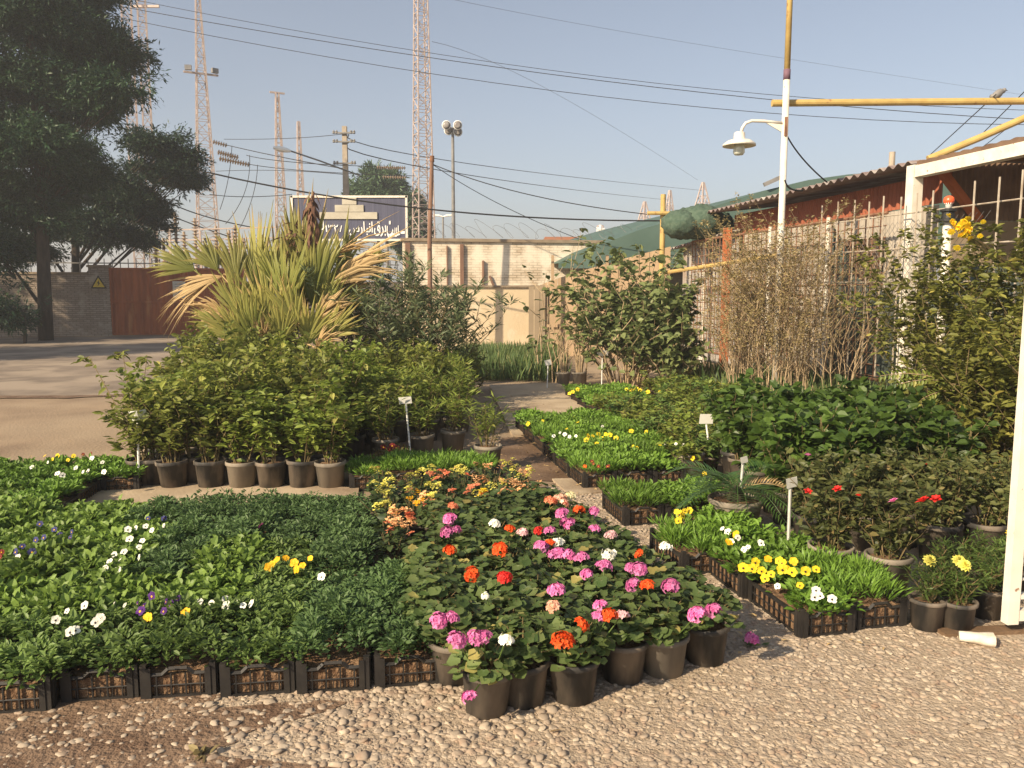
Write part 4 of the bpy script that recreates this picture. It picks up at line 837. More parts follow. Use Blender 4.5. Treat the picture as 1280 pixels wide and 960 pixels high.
# pinnate sprays low right
mf, ms = MB(), MB()
for px, py in ((1100, 470), (1125, 480), (1150, 500), (1185, 500), (1195, 520), (1240, 470), (1245, 540), (1130, 510), (1215, 560)):
    t2 = np.array(A(px, py, 6.6)); b2 = np.array((4.1, 6.7, .6)); md = (t2+b2)/2+np.array([0, 0, .25]); k = np.linspace(0, 1, 9)[:, None]; P = (1-k)**2*b2+2*k*(1-k)*md+k**2*t2; tube(ms, P, .006*(1-.6*k[:, 0]), 4)
    n = 32; f = np.repeat(np.linspace(3.5, 7.95, n//2), 2); i = f.astype(int); q = P[i]+(P[i+1]-P[i])*(f-i)[:, None]; T = nrm(P[i+1]-P[i]); s = np.tile([-1, 1], n//2)[:, None]; sd = nrm(np.cross(T, [0, -1, .3])); scatter(mf, OVAL, q, T*.5+sd*s+[0, 0, -.15], np.repeat([[0, -.6, 1.]], n, 0), rng.uniform(.04, .06, n), 0)
o = thing('compound_leaved_shrub', 'shrub with arching compound leaves in front of the shade cloth', 'shrub'); mf.build('foliage', M['lf_bright'], o); ms.build('stem', M['twig'], o)

# grass
mb = MB(); N = 9000; x, y = rng.uniform(-1.2, 1.0, N), rng.uniform(14.2, 19.5, N); hgt = rng.uniform(.2, .5, N)
scatter(mb, SLIM, np.stack([x, y, 0*x], -1), np.stack([rng.normal(0, .25, N), rng.normal(0, .25, N), np.ones(N)], -1), rng.normal(0, 1, (N, 3)), hgt, 0); stuff(mb.build('grass', M['lf_grass']))
mb = MB(); N = 2500; x, y = rng.uniform(3.0, 5.4, N), rng.uniform(9, 15, N); scatter(mb, SLIM, np.stack([x, y, 0*x], -1), np.stack([rng.normal(0, .3, N), rng.normal(0, .3, N), np.ones(N)], -1), rng.normal(0, 1, (N, 3)), rng.uniform(.2, .5, N), 0); stuff(mb.build('grass', M['lf_grass']))

# ------------------------------------------------------------------ trees
def conifer(label, base, H, lobes, nspray, trunk_r, mleaf='lf_tree', name='evergreen_tree', leafL=.34, per=16, sub=.55, group=None, trunk_top=.9):
    o = thing(name, label, 'tree', base, 0, group); mb = MB(); t_ = np.linspace(0, 1, 9); bend = np.stack([.25*np.sin(t_*2.2)*trunk_r*3, 0*t_, t_*H*trunk_top], -1); tube(mb, bend, trunk_r*(1-.72*t_), 12)
    for (c, rx, rz_) in lobes:
        c = np.array(c); i = np.array([0, 0, max(1.0, c[2]-.9*abs(c[0])-.5)]); tube(mb, [i, (i+c)/2+np.array([0, 0, .25]), c], [trunk_r*.28, trunk_r*.17, trunk_r*.05], 6)
        for _ in range(6): e = c+rng.normal(0, .45, 3)*np.array([rx, rx, rz_]); tube(mb, [(i+c)/2, (c+e)/2, e], [trunk_r*.09, trunk_r*.05, .008], 4)
    mb.build('trunk', M['bark'], o, True)
    mf = MB(); vol = np.array([rx*rx*rz_ for _, rx, rz_ in lobes])**.7; vol /= vol.sum()
    for (c, rx, rz_), f in zip(lobes, vol):
        n = int(nspray*f); dirs = nrm(rng.normal(0, 1, (n, 3))); rr = rng.random(n)**.38; C = np.array(c)+dirs*rr[:, None]*np.array([rx, rx, rz_])*(1+.22*np.sin(dirs[:, :1]*7+c[0])*np.sin(dirs[:, 2:]*9+c[2]))
        lay = np.sin(C[:, 2]*3.2+C[:, 0]*1.1+np.sin(C[:, 1]*1.7)); C = C[lay > -.62]; dirs = dirs[lay > -.62]; n = len(C)
        out = nrm(dirs*np.array([1, 1, .35])+rng.normal(0, .25, (n, 3))+[0, 0, .05]); tone = np.clip(rng.normal(.4, .2, n), 0, 1)
        k = per; p = np.repeat(C, k, 0)+np.repeat(out, k, 0)*rng.uniform(-.5, .5, (n*k, 1))*sub+rng.normal(0, .07, (n*k, 3)); d = np.repeat(out, k, 0)+rng.normal(0, .55, (n*k, 3))+[0, 0, -.2]
        scatter(mf, WLANCE, p, d, rnorm(n*k, .6), leafL*rng.uniform(.5, 1.2, n*k), 0, np.clip(np.repeat(tone, k)+rng.normal(0, .12, n*k), 0, 1))
    mf.build('crown', M[mleaf], o); return o
TA = A(57, 415, 26.5); TA.z = 0
def rel(px, py, Y, b): q = A(px, py, Y); return (q.x-b.x, q.y-b.y, q.z)
s_ = 26.5/1000
lob = [(rel(px, py, 26.5+dy, TA), rpx*s_, rzp*s_) for px, py, rpx, rzp, dy in ((50, 25, 85, 42, 0), (130, 62, 50, 26, .5), (150, 105, 42, 20, -.5), (95, 88, 45, 22, .3), (50, 125, 85, 42, 1), (115, 135, 30, 16, 0), (30, 190, 70, 34, -1), (100, 178, 42, 20, .5), (15, 255, 55, 32, .3), (66, 232, 48, 22, 1), (-60, 120, 90, 120, 0), (50, -30, 90, 40, 0), (-15, 310, 40, 28, 0), (105, 222, 38, 18, 1.2), (45, 280, 40, 14, 0))]
conifer('large dark evergreen tree with trunk in front of the grey brick wall', TA, 12.5, lob, 12500, .23, leafL=.2, per=28, sub=.75)
TB = A(91, 345, 33.5); TB.z = 0; s_ = 33.5/1000
lob = [(rel(px, py, 33.5+dy, TB), rpx*s_, rzp*s_) for px, py, rpx, rzp, dy in ((200, 178, 38, 16, 0), (230, 196, 26, 12, 0), (222, 222, 34, 15, 0), (180, 222, 42, 20, .5), (165, 258, 45, 20, .5), (130, 282, 45, 24, 0), (185, 290, 28, 18, .5), (95, 240, 50, 32, 1), (40, 300, 45, 26, 0))]
conifer('second evergreen tree behind the brick wall, its branch reaching right', TB, 6.5, lob, 6000, .26, leafL=.2, per=26, sub=.7)
TC = A(30, 412, 25); TC.z = 0
lob = [(rel(px, py, 25, TC), rpx*.025, rzp*.025) for px, py, rpx, rzp in ((5, 385, 45, 22), (-15, 365, 45, 30), (20, 405, 25, 9))]
conifer('low dark bush at the foot of the brick wall', TC, 1.2, lob, 420, .06, name='evergreen_bush', leafL=.2, sub=.3)
# trees beyond the frame's left edge whose shade lies on the road
for x, y, H, lb in ((-20.5, 14.5, 9, 'evergreen tree out to the left shading the road, nearer one'), (-24, 20.5, 10, 'evergreen tree out to the left shading the gate, farther one'), (-26, 25.8, 8.5, 'evergreen tree out to the left beside the wall')):
    conifer(lb, Vector((x, y, 0)), H, [((0, 0, H*.62), 2.9, 1.5), ((1.6, .6, H*.75), 2.1, 1.3), ((-1.5, -.5, H*.5), 2.0, 1.3), ((.2, -.6, H*.92), 1.8, 1.2)], 3200, .22, leafL=.34, per=12, sub=.6, group='evergreen trees out to the left')
for px, py, rpx, rzp, Y, lb in ((472, 248, 36, 34, 60, 'hazy green tree behind the blue signboard, left crown'), (513, 275, 18, 28, 58, 'narrow hazy green tree at right edge of the blue signboard')):
    b = A(px, 380, Y); b.z = 0; c = rel(px, py, Y, b); k = Y/1000
    conifer(lb, b, c[2]+1, [((c[0], 0, c[2]), rpx*k, rzp*k), ((c[0]-.4*rpx*k, 0, c[2]-.5*rzp*k), rpx*k*.8, rzp*k*.9), ((c[0]+.3*rpx*k, 0, c[2]+.45*rzp*k), rpx*k*.6, rzp*k*.6), ((c[0]+.6*rpx*k, 0, c[2]-.6*rzp*k), rpx*k*.6, rzp*k*.6)], 3200, .2, 'lf_tree2', 'leafy_tree', .5, 10, .6, group='hazy trees behind the signboard')

# ------------------------------------------------------------------ walls and gate on the left
def wall_run(name, label, p, q, h, thick, mat, parts=(), cat='wall', z0=0):
    d = q-p; L = math.hypot(d.x, d.y); o = thing(name, label, cat, (p.x, p.y, 0), math.atan2(d.y, d.x)); return o, L
p0 = L2W(-34, 31.6); gl = A(141, 417, 29.6); gl.z = 0; ug, vg = W2L(gl)
p0 = L2W(ug-18, vg); o, L = wall_run('brick_wall', 'grey brick wall in tree shade left of the rusty gate', p0, gl, 2.3, .25, None)
mb = MB(); box(mb, ((L-.7)/2, .12, 1.12), (L-.7, .24, 2.24)); mb.build('wall_body', M['brickgrey'], o)
mb = MB(); box(mb, ((L-.7)/2, .12, 2.28), (L-.7, .32, .08)); mb.build('coping', M['coping'], o)
mb = MB(); box(mb, (L-.345, .10, 1.25), (.68, .34, 2.5)); mb.build('pillar', M['brickgrey'], o); mb = MB(); box(mb, (L-.345, .10, 2.54), (.78, .44, .08)); mb.build('pillar_cap', M['coping'], o)
g = thing('rusty_gate', 'wide rust red sheet metal gate with a small notice on it', 'gate', gl, TH)
GWD = 4.7
for s in range(2):
    for lev in range(2):
        mb = MB(); x0, x1 = .05+s*GWD/2, (s+1)*GWD/2-.03; n = int((x1-x0)/.045); xs = np.linspace(x0, x1, n); yy = .02*np.sign(np.sin(xs*2*math.pi/.22))*np.minimum(1, np.abs(np.sin(xs*2*math.pi/.22))*2); zl, zh = (.08, 1.2) if lev == 0 else (1.26, 2.42)
        V = np.concatenate([np.stack([xs, yy, 0*xs+zl], -1), np.stack([xs, yy, 0*xs+zh], -1), np.stack([xs, yy+.012, 0*xs+zl], -1), np.stack([xs, yy+.012, 0*xs+zh], -1)]); q = np.arange(n-1)
        mb.add(V, [np.stack([q, q+1, q+n+1, q+n], -1), np.stack([q+2*n, q+3*n, q+3*n+1, q+2*n+1], -1), np.stack([q+n, q+n+1, q+3*n+1, q+3*n], -1)]); mb.build('gate_panel', M['gate'], g)
mb = MB()
for s in range(2):
    x0, x1 = .02+s*GWD/2, (s+1)*GWD/2-.02
    for z in (.05, 1.23, 2.45): box(mb, ((x0+x1)/2, -.01, z), (x1-x0, .07, .07))
    for x in (x0, x1): box(mb, (x, -.012, 1.25), (.07, .074, 2.46))
mb.build('gate_frame', M['gate'], g)
q = A(222, 362, 29.9); mb = MB(); box(mb, ((q.x-gl.x)/CT, -.06, q.z), (.45, .03, .62)); pn = mb.build('notice', M['oldsign'], g)
mb = MB()
for k in range(5): box(mb, ((q.x-gl.x)/CT, -.078, q.z+.2-.1*k), (.3, .006, .03))
mb.build('notice_lines', M['steel'], pn)
# warning triangle
q = A(126, 355, 29.3); o = thing('warning_sign', 'yellow triangular electricity warning sign on the brick pillar', 'sign', (q.x, q.y-.16, q.z-.0), TH)
def tri(s, y, m, nm, par):
    mb = MB(); v = [(-s, y, -s*.577), (s, y, -s*.577), (0, y, s*1.155), (-s, y+.01, -s*.577), (s, y+.01, -s*.577), (0, y+.01, s*1.155)]; mb.add(v, [np.array([[0, 1, 2], [5, 4, 3]]), np.array([[0, 3, 4, 1], [1, 4, 5, 2], [2, 5, 3, 0]])]); return mb.build(nm, m, par)
tri(.27, 0, M['blackpaint'], 'border', o); tri(.20, -.006, M['warn'], 'sign_face', o)
mb = MB(); mb.add([(.03, -.012, .15), (-.05, -.012, .02), (0, -.012, .03), (-.03, -.012, -.09), (.06, -.012, .05), (.01, -.012, .045)], [np.array([[0, 1, 2, 5], [5, 2, 3, 4]])]); mb.build('lightning_mark', M['blackpaint'], o)

# low wall continuing right of gate
p1 = L2W(ug+GWD+.05, vg); o, L = wall_run('brick_wall', 'low brick wall hidden mostly behind the fan palm', p1, L2W(ug+GWD+7, vg), 2.3, .25, None)
mb = MB(); box(mb, (L/2, .12, 1.0), (L, .24, 2.0)); mb.build('wall_body', M['brickgrey'], o)
# back wall
w0 = A(506, 440, 20.6); w0.z = 0; uw, vw = W2L(w0); WL = 8.2
o = thing('brick_wall', 'sunlit whitewashed brick wall with a tan lower half behind the path', 'wall', w0, TH)
HT = 1.6+.0625*20.6
mb = MB(); box(mb, (WL/2, .15, 1.72+(HT-1.72)/2), (WL, .24, HT-1.72)); mb.build('upper_brickwork', M['brick'], o)
mb = MB(); box(mb, (WL/2, .12, .86), (WL, .36, 1.72)); mb.build('lower_render', M['plaster'], o)
mb = MB(); box(mb, (WL/2, .10, 1.745), (WL, .42, .05)); mb.build('ledge', M['coping'], o)
mb = MB(); box(mb, (WL/2, .15, HT+.04), (WL+.1, .36, .08)); mb.build('coping', M['coping'], o)
def onwall(px, py): q = A(px, py, 21.2); return ((q.x-w0.x)/CT, q.z)
for px, pt, pb, r in ((578, 306, 358, .045), (513, 305, 350, .06), (604, 326, 360, .022), (560, 308, 358, .012)):
    x, z1 = onwall(px, pt); _, z0 = onwall(px, pb); mb = MB(); box(mb, (x, -.01, (z0+z1)/2), (r*2, .06, z1-z0)); mb.build('rusty_post_or_shadow', M['pinkpole'], o)
mb = MB(); x, z0 = onwall(612, 345); x2, z1 = onwall(618, 360); beam(mb, (x, -.01, z0), (x2, -.01, z1), .05); mb.build('rusty_post_or_shadow', M['pinkpole'], o)  # slanted bar in rust colour draws a rod's shadow on the wall
mb = MB(); t_ = np.linspace(0, 1, 700); ph = t_*2*math.pi*22; jz = np.interp(t_, np.linspace(0, 1, 40), rng.normal(1, .28, 40)); tube(mb, np.stack([.1+t_*(WL-.3)+.2*jz*np.sin(ph*1.0), .15+.12*np.cos(ph*.53), HT+.12+.17*jz*(1+np.cos(ph+jz))], -1), .0045, 3)
rw = mb.build('razor_wire', M['steel'], None, loc=w0); rw.rotation_euler = (0, 0, TH); tag(rw, 'coiled razor wire along the top of the sunlit wall', 'razor wire')
# house roof bits beyond wall
q = A(735, 300, 42); mb = MB(); box(mb, (0, 0, 1.9), (4, 3, 3.8)); o = thing('far_building', 'small flat building with a red brown roof beyond the brick wall', 'building', (q.x, q.y, 0)); mb.build('wall', M['tan'], o); mb = MB(); box(mb, (0, 0, 3.9+.3), (4.6, 3.4, .25)); box(mb, (0, 0, 3.85), (4.2, 3.1, .1)); mb.build('roof', M['terracotta'], o)

# ------------------------------------------------------------------ signboard
SY = 23.5; a, b = A(365, 246, SY), A(508, 247, SY); c = A(365, 300, SY)
sw, sh = b.x-a.x, a.z-c.z
sg = thing('signboard', 'faded blue signboard with white Persian writing and three stacked bars', 'sign', ((a.x+b.x)/2, SY, 0)); zc = (a.z+c.z)/2
mb = MB(); box(mb, (0, 0, zc), (sw, .06, sh)); mb.build('board', M['blue'], sg)
mb = MB()
for z in (-sh/2, sh/2): box(mb, (0, -.012, zc+z), (sw+.08, .10, .06))
for x in (-sw/2, sw/2): box(mb, (x, -.01, zc), (.06, .104, sh+.05))
mb.build('frame', M['white'], sg)
for x in (-sw*.32, sw*.32, sw*.49): mb = MB(); tube(mb, [(x, .08, 0), (x, .08, zc+sh*.45)], .05, 8); mb.build('leg', M['steel'], sg)
for (x0, x1, y0, y1) in ((428, 446, 247.5, 256), (419, 455, 256.5, 265), (400, 472, 265.5, 274)):
    q0, q1 = A(x0, y0, SY), A(x1, y1, SY); mb = MB(); box(mb, ((q0.x+q1.x)/2-sg.location.x, -.05, (q0.z+q1.z)/2), (q1.x-q0.x, .04, q0.z-q1.z)); mb.build('emblem_bar', M['ivory'], sg)
def text(body, px0, px1, py0, py1, par, m, y=-.04):
    cu = bpy.data.curves.new('writing', 'FONT'); cu.body = body; cu.size = .5; cu.extrude = .006; cu.offset = .008
    to = bpy.data.objects.new('tmp', cu); COL.objects.link(to); bpy.context.view_layer.update()
    me = bpy.data.meshes.new_from_object(to.evaluated_get(bpy.context.evaluated_depsgraph_get())); COL.objects.unlink(to); bpy.data.objects.remove(to)
    V = np.empty(len(me.vertices)*3); me.vertices.foreach_get('co', V); V = V.reshape(-1, 3); lo, hi = V.min(0), V.max(0); q0, q1 = A(px0, py1, SY), A(px1, py0, SY)
    V[:, 0] = q0.x-par.location.x+(V[:, 0]-lo[0])/(hi[0]-lo[0])*(q1.x-q0.x); V[:, 1] = q0.z+(V[:, 1]-lo[1])/(hi[1]-lo[1])*(q1.z-q0.z)
    V = np.stack([V[:, 0], y-V[:, 2], V[:, 1]], -1); me.vertices.foreach_set('co', V.astype(np.float32).ravel()); me.update()
    me.materials.clear(); me.materials.append(m); o = bpy.data.objects.new('writing', me); COL.objects.link(o); o.parent = par; return o
# visual order (right to left writing, joined letter forms)
text('\ufeb1\ufead\ufe8e\ufe92\ufee7\ufe8d', 437, 466, 277, 295, sg, M['sign']); text('\ufed5\ufeae\ufe91', 468, 483, 277, 296, sg, M['sign']); text('\ufe96\ufeb4\ufe58', 484, 506, 276, 297, sg, M['sign'])
text('\u06f1\u06f3\u06f2', 407, 423, 280, 290, sg, M['sign']); text('/', 425, 428, 282, 290, sg, M['sign']); text('\ufed9', 398, 405, 275, 288, sg, M['sign'])

# ------------------------------------------------------------------ towers, poles, wires
def lattice(name, label, px, pybase, pytop, Y, w0px, w1px, panels=12, cat='pylon', r=None, extra=None, mat='tower', group='lattice masts', rotz=.5, wmid=None):
    k = Y/1000; b = A(px, pybase, Y); t = A(px, pytop, Y); o = thing(name, label, cat, (b.x, Y, 0), rotz, group); mb = MB(); H = t.z; r = r or .055*k*18
    def hw(z):
        f = (z-b.z)/(H-b.z); return (w0px+(w1px-w0px)*f)*k*.5*.8
    zs = np.linspace(0, H, panels+1); r = .0009*Y
    cor = lambda z: [np.array([sx*hw(z), sy*hw(z), z]) for sx, sy in ((-1, -1), (1, -1), (1, 1), (-1, 1))]
    ls = mb
    for i in range(panels):
        A0, B0 = cor(zs[i]), cor(zs[i+1])
        for j in range(4):
            j2 = (j+1) % 4; beam(ls, A0[j], B0[j], r*1.5); beam(mb, A0[j], B0[j2] if i % 2 else B0[j], r*.8) if i % 2 else beam(mb, A0[j2], B0[j], r*.8)
            beam(mb, B0[j], B0[j2], r*.7)
            m1 = (A0[j]+B0[j2])/2 if i % 2 else (A0[j2]+B0[j])/2
            beam(mb, m1, (A0[j]+B0[j])/2 if i % 2 == 0 else (A0[j2]+B0[j2])/2, r*.5)
    mb.build('lattice', M[mat], o); return o, b, t
lattice('lattice_mast', 'left mast of the gantry pair behind the evergreen tree', 174.5, 330, -60, 52, 14, 13, 30)
lattice('lattice_mast', 'right mast of the gantry pair behind the evergreen tree', 193, 330, -60, 52, 12, 11, 30)
q0, q1 = A(166, 8, 52), A(199, 8, 52); mb = MB(); beam(mb, q0, q1, .14); o = tag(mb.build('cross_beam', M['tower']), 'horizontal beam joining the two gantry masts', 'beam')
o, b, t = lattice('lattice_mast', 'tapered lattice mast with two floodlights halfway up', 261, 320, -12, 48, 31, 5, 26)
for sx, nm in ((-1, 'floodlight'), (1, 'floodlight')):
    mb = MB(); k = A(0, 88, 48).z; box(mb, (sx*.72, -.3, k), (.36, .22, .26), rot=.3*sx); mb.build(nm, M['steel'], o)
mb = MB(); box(mb, (0, 0, A(0, 92, 48).z), (1.9, .1, .1)); mb.build('cross_beam', M['tower'], o)
o, b, t = lattice('lattice_mast', 'slim lattice mast with a small T top left of the utility pole', 353, 320, 116, 62, 17, 4, 18)
mb = MB(); box(mb, (0, 0, t.z), (1.1, .12, .12)); mb.build('cross_beam', M['tower'], o)
lattice('lattice_mast', 'smallest lattice mast right of the slim one', 378, 320, 152, 80, 13, 3, 16)
o, b, t = lattice('lattice_mast', 'broad tall lattice mast in the middle beside the rusty pole', 530, 320, -45, 45, 27, 14, 30)
for px, py, Y, w0, lb in ((877, 228, 120, 20, 'distant pylon tip just above the rolled net'), (836, 238, 150, 10, 'distant pylon tip behind the yellow cross post'), (805, 252, 150, 14, 'distant pylon left of the yellow cross post')):
    lattice('distant_pylon', lb, px, 300, py, Y, w0*1.8, 2, 9, group='distant pylons')
lattice('radio_mast', 'distant radio mast with pale antennas above the wall', 750, 320, 282, 140, 7, 6, 6, group='distant pylons')
o = thing('antenna_cluster', 'pale antenna boxes on the distant radio mast', 'antenna', (0, 0, 0)); 
for dx, z in ((-3, 290), (4, 291), (0, 287)): q = A(750+dx, z, 139); mb = MB(); box(mb, q, (.4, .4, 1.6)); mb.build('antenna_panel', M['sign'], o)
# rusty pole
q = A(537, 345, 19.5); o = thing('rusty_pole', 'thin rusty steel pole standing before the sunlit wall', 'pole', (q.x, q.y, 0)); zt = A(540, 197, 19.5)
mb = MB(); tube(mb, [(0, 0, 0), (.01, 0, 2.9), (zt.x-q.x, 0, zt.z)], [.06, .055, .045], 10); mb.build('shaft', M['pinkpole'], o); mb = MB(); tube(mb, [(zt.x-q.x, 0, zt.z-.1), (zt.x-q.x, 0, zt.z+.04)], [.055, .055], 10); mb.build('pole_cap', M['rust'], o)
# floodlight pole
q = A(567, 300, 40); o = thing('floodlight_pole', 'tall slim pole carrying a cluster of four round floodlights', 'lamp post', (q.x, q.y, 0)); zt = A(567, 160, 40).z
mb = MB(); tube(mb, [(0, 0, 0), (0, 0, zt)], [.12, .07], 10); mb.build('pole', M['steel'], o)
for dx, dz, dy in ((-.27, .05, -.2), (.27, .05, -.2), (-.2, -.12, .2), (.26, -.2, .1)):
    f = MB(); c = np.array((dx, dy, zt+dz)); lathe(f, [(.05, .0), (.16, .05), (.225, .2), (.22, .26)], 14); V = f.V[0]; V2 = np.stack([V[:, 0]+c[0], -V[:, 2]+c[1], V[:, 1]+c[2]], -1); f.V[0] = V2; fl = f.build('floodlight', M['sign'], o, True)
    f = MB(); lathe(f, [(.19, .265), (.1, .285), (.01, .29)], 14); V = f.V[0]; f.V[0] = np.stack([V[:, 0]+c[0], -V[:, 2]+c[1], V[:, 1]+c[2]], -1); f.build('lens', M['lens'], fl, True)
mb = MB(); tube(mb, [(-.3, 0, zt), (.3, 0, zt)], .035, 6); mb.build('cross_arm', M['steel'], o)
q = A(554, 300, 55); o = thing('street_lamp', 'small double armed street lamp beyond the wall', 'lamp post', (q.x, q.y, 0)); zt = A(554, 271, 55).z
mb = MB(); tube(mb, [(0, 0, 0), (0, 0, zt)], .06, 8); mb.build('pole', M['steel'], o)
for s in (-1, 1): mb = MB(); tube(mb, [(0, 0, zt), (s*.25, 0, zt+.08), (s*.6, 0, zt+.1)], [.04, .07, .06], 8); mb.build('lamp_arm', M['sign'], o)
# utility pole
q = A(433, 260, 34); o = thing('utility_pole', 'concrete utility pole with insulators above the blue signboard', 'utility pole', (q.x, q.y, 0)); zt = A(433, 158, 34).z
mb = MB(); tube(mb, [(0, 0, 0), (0, 0, zt)], [.2, .13], 4, twist=.78); mb.build('pole', M['pole'], o)
for py in (167, 178, 205):
    z = A(433, py, 34).z; mb = MB(); box(mb, (0, -.16, z), (.75, .06, .06)); mb.build('cross_arm', M['steel'], o)
    for dx in (-.42, -.3, .3, .42): mb = MB(); lathe(mb, [(.03, -.07), (.06, -.05), (.06, -.02), (.035, 0), (.055, .02), (.03, .07)], 8, (dx, -.16, z+.03)); mb.build('insulator', M['steel'], o)
# street lamp head on a bracket
q = A(353, 187, 30); o = thing('cable_lamp', 'white cobra lamp head hanging on the cable in front of the slim mast', 'lamp', q)
mb = MB(); t_ = np.linspace(0, 1, 9); tube(mb, np.stack([-.32+.64*t_, 0*t_, .07-.13*t_], -1), .03+.07*np.sin(np.pi*np.clip(t_*.9+.08, 0, 1)), 12); mb.build('housing', M['sign'], o, True)
mb = MB(); tube(mb, [(.3, 0, -.05), (1.2, .6, -.30), (2.45, 2.0, -.65)], [.03, .03, .03], 6); mb.build('bracket', M['steel'], o)

wn = [0]
def wire(label, pts, r=.012, n=18, cat='cable', mat='wire', group='overhead wires'):
    """pts: list of (px, py, Y) control points of a hanging cable"""
    P = [np.array(A(*p)) for p in pts]; k = np.linspace(0, 1, n)[:, None]
    if len(P) == 2: Q = P[0]+(P[1]-P[0])*k
    elif len(P) == 3:
        M_ = 2*P[1]-.5*(P[0]+P[2]); Q = (1-k)**2*P[0]+2*k*(1-k)*M_+k*k*P[2]
    mb = MB(); tube(mb, Q, r, 5); return tag(mb.build('overhead_wire', M[mat]), label, cat, group)
wire('topmost of the three long wires across the sky', [(150, -4, 40), (720, 92, 37), (1290, 138, 34)], .012)
wire('middle of the three long wires across the sky', [(150, 8, 40), (720, 97, 37), (1290, 150, 34)], .016)
wire('lowest of the three long wires across the sky', [(130, 18, 40), (720, 117, 37), (1290, 156, 34)], .014)
wire('thick sagging cable crossing in front of the blue signboard', [(262, 216, 18), (540, 262, 18.5), (830, 276, 19.4)], .018)
wire('cable from the rusty pole sloping to the yellow cross post', [(540, 205, 19.5), (660, 243, 19.5), (810, 268, 19.5)], .011)
wire('cable from the rusty pole down to the end of the wall', [(540, 205, 19.5), (630, 258, 20.5), (735, 303, 22)], .009)
wire('thin wire from the utility pole top to the right', [(436, 168, 34), (640, 212, 60), (878, 238, 120)], .022)
wire('thin wire from the utility pole lower arm to the right', [(436, 178, 34), (640, 227, 60), (836, 250, 140)], .024)
wire('wire from the left insulators to the utility pole', [(282, 181, 44), (350, 196, 40), (430, 211, 34)], .02)
wire('wire from the lower left insulators past the utility pole', [(308, 194, 44), (370, 203, 40), (470, 208, 44)], .018)
wire('second wire from the lower left insulators to the signboard tree', [(310, 205, 44), (390, 214, 44), (520, 220, 45)], .018)
wire('thin wire below the left insulators', [(270, 214, 44), (345, 213, 40), (430, 218, 34)], .014)
wire('upper thin wire left of the utility pole', [(280, 174, 44), (360, 173, 40), (432, 167, 34)], .014)
wire('lower thin wire left of the utility pole', [(262, 243, 40), (310, 246, 42), (365, 243, 44)], .018)
for k, (x0, y0, x1, y1, xb, yb) in enumerate(((290, 182, 275, 262, 285, 225), (312, 194, 282, 280, 306, 240), (322, 206, 300, 285, 316, 245))):
    wire(f'hanging jumper wire under the insulator strings, {ORD[k]} from left', [(x0, y0, 44), (xb, yb, 44), (x1, y1, 44)], .018)
wire('cable from the dark tree to the substation insulators', [(205, 250, 40), (255, 270, 42), (320, 285, 44)], .03); wire('lower cable from the dark tree to the substation insulators', [(205, 265, 40), (240, 280, 42), (300, 300, 44)], .03)
wire('steep wire at upper right, left of three', [(1160, 196, 16), (1245, 118, 11.6)], .008); wire('steep wire at upper right, middle of three', [(1215, 180, 16), (1290, 105, 12)], .008); wire('steep wire at upper right, rightmost of three', [(1228, 184, 16), (1292, 135, 12)], .007)
wire('faint high wire at the upper middle', [(540, 52, 60), (700, 120, 90), (872, 225, 120)], .016); wire('faint wire at top right corner of sky', [(560, -2, 60), (900, 60, 80), (1290, 120, 100)], .012)
# insulator strings
def istring(label, a_, b_, Y, n, r):
    p, q = np.array(A(*a_, Y)), np.array(A(*b_, Y)); mb = MB(); d = q-p; tube(mb, [p, q], r*.25, 5)
    for i in range(n):
        c = p+d*((i+.5)/n); dd = nrm(d); tube(mb, [c-dd*r*.22, c, c+dd*r*.22], [r*.35, r, r*.35], 9)
    return tag(mb.build('insulator_string', M['insul']), label, 'insulator', 'insulator strings')
istring('upper insulator string at the edge of the evergreen branch', (266, 177), (284, 182), 44, 6, .13); istring('insulator string in the middle at the branch edge', (272, 190), (298, 197), 44, 9, .15); istring('lowest insulator string at the branch edge', (274, 198), (312, 206), 44, 12, .15)
istring('insulator string above the hazy tree crown', (471, 209), (507, 210), 44, 14, .13); istring('lower insulator string in front of the hazy tree', (478, 221), (508, 222), 44, 10, .12)
# substation posts
k = 0
for px, pt in ((196, 262), (206, 300), (214, 285), (222, 268), (232, 292), (246, 275), (258, 300), (272, 285), (288, 290), (296, 284), (306, 300), (318, 292), (330, 296)):
    Y = 38+(k % 3)*3; b0, t0 = A(px, 338, Y), A(px, pt, Y); o = thing('insulator_post', 'ribbed insulator post in the substation yard behind the gate', 'insulator', (b0.x, Y, 0), 0, 'insulator posts behind the gate')
    mb = MB(); tube(mb, [(0, 0, 0), (0, 0, b0.z+.2)], .09, 8); mb.build('pedestal', M['tower'], o); mb = MB(); H0, H1 = b0.z+.2, t0.z; n = max(4, int((H1-H0)/.16))
    tube(mb, [(0, 0, H0), (0, 0, H1+.1)], .07, 8)
    for i in range(n): z = H0+(H1-H0)*(i+.5)/n; tube(mb, [(0, 0, z-.035), (0, 0, z), (0, 0, z+.03)], [.08, .2, .08], 9)
    mb.build('insulator_stack', M['insul'], o); k += 1
mb = MB()
for z, Y in ((288, 40), (301, 42)): beam(mb, A(196, z, Y), A(345, z-4, Y), .06)
for px in (212, 250, 290, 335): beam(mb, (A(px, 290, 40).x, 40, 0), A(px, 288, 40), .08)
tag(mb.build('steel_gantry', M['tower']), 'low pale steel gantry among the substation insulators', 'gantry')
q = A(160, 331, 33); o = thing('spiked_fence', 'row of thin spikes above the wall and gate', 'fence', (0, 0, 0))
mb = MB()
for k in range(60): p = L2W(ug-6+.28*k, vg+.9); tube(mb, [(p.x, p.y, 0), (p.x, p.y, 2.85)], .018, 4)
mb.build('spikes', M['steel'], o); mb = MB(); a2, b2 = L2W(ug-6, vg+.9, 2.68), L2W(ug+10.6, vg+.9, 2.68); beam(mb, a2, b2, .04); mb.build('rail', M['steel'], o)

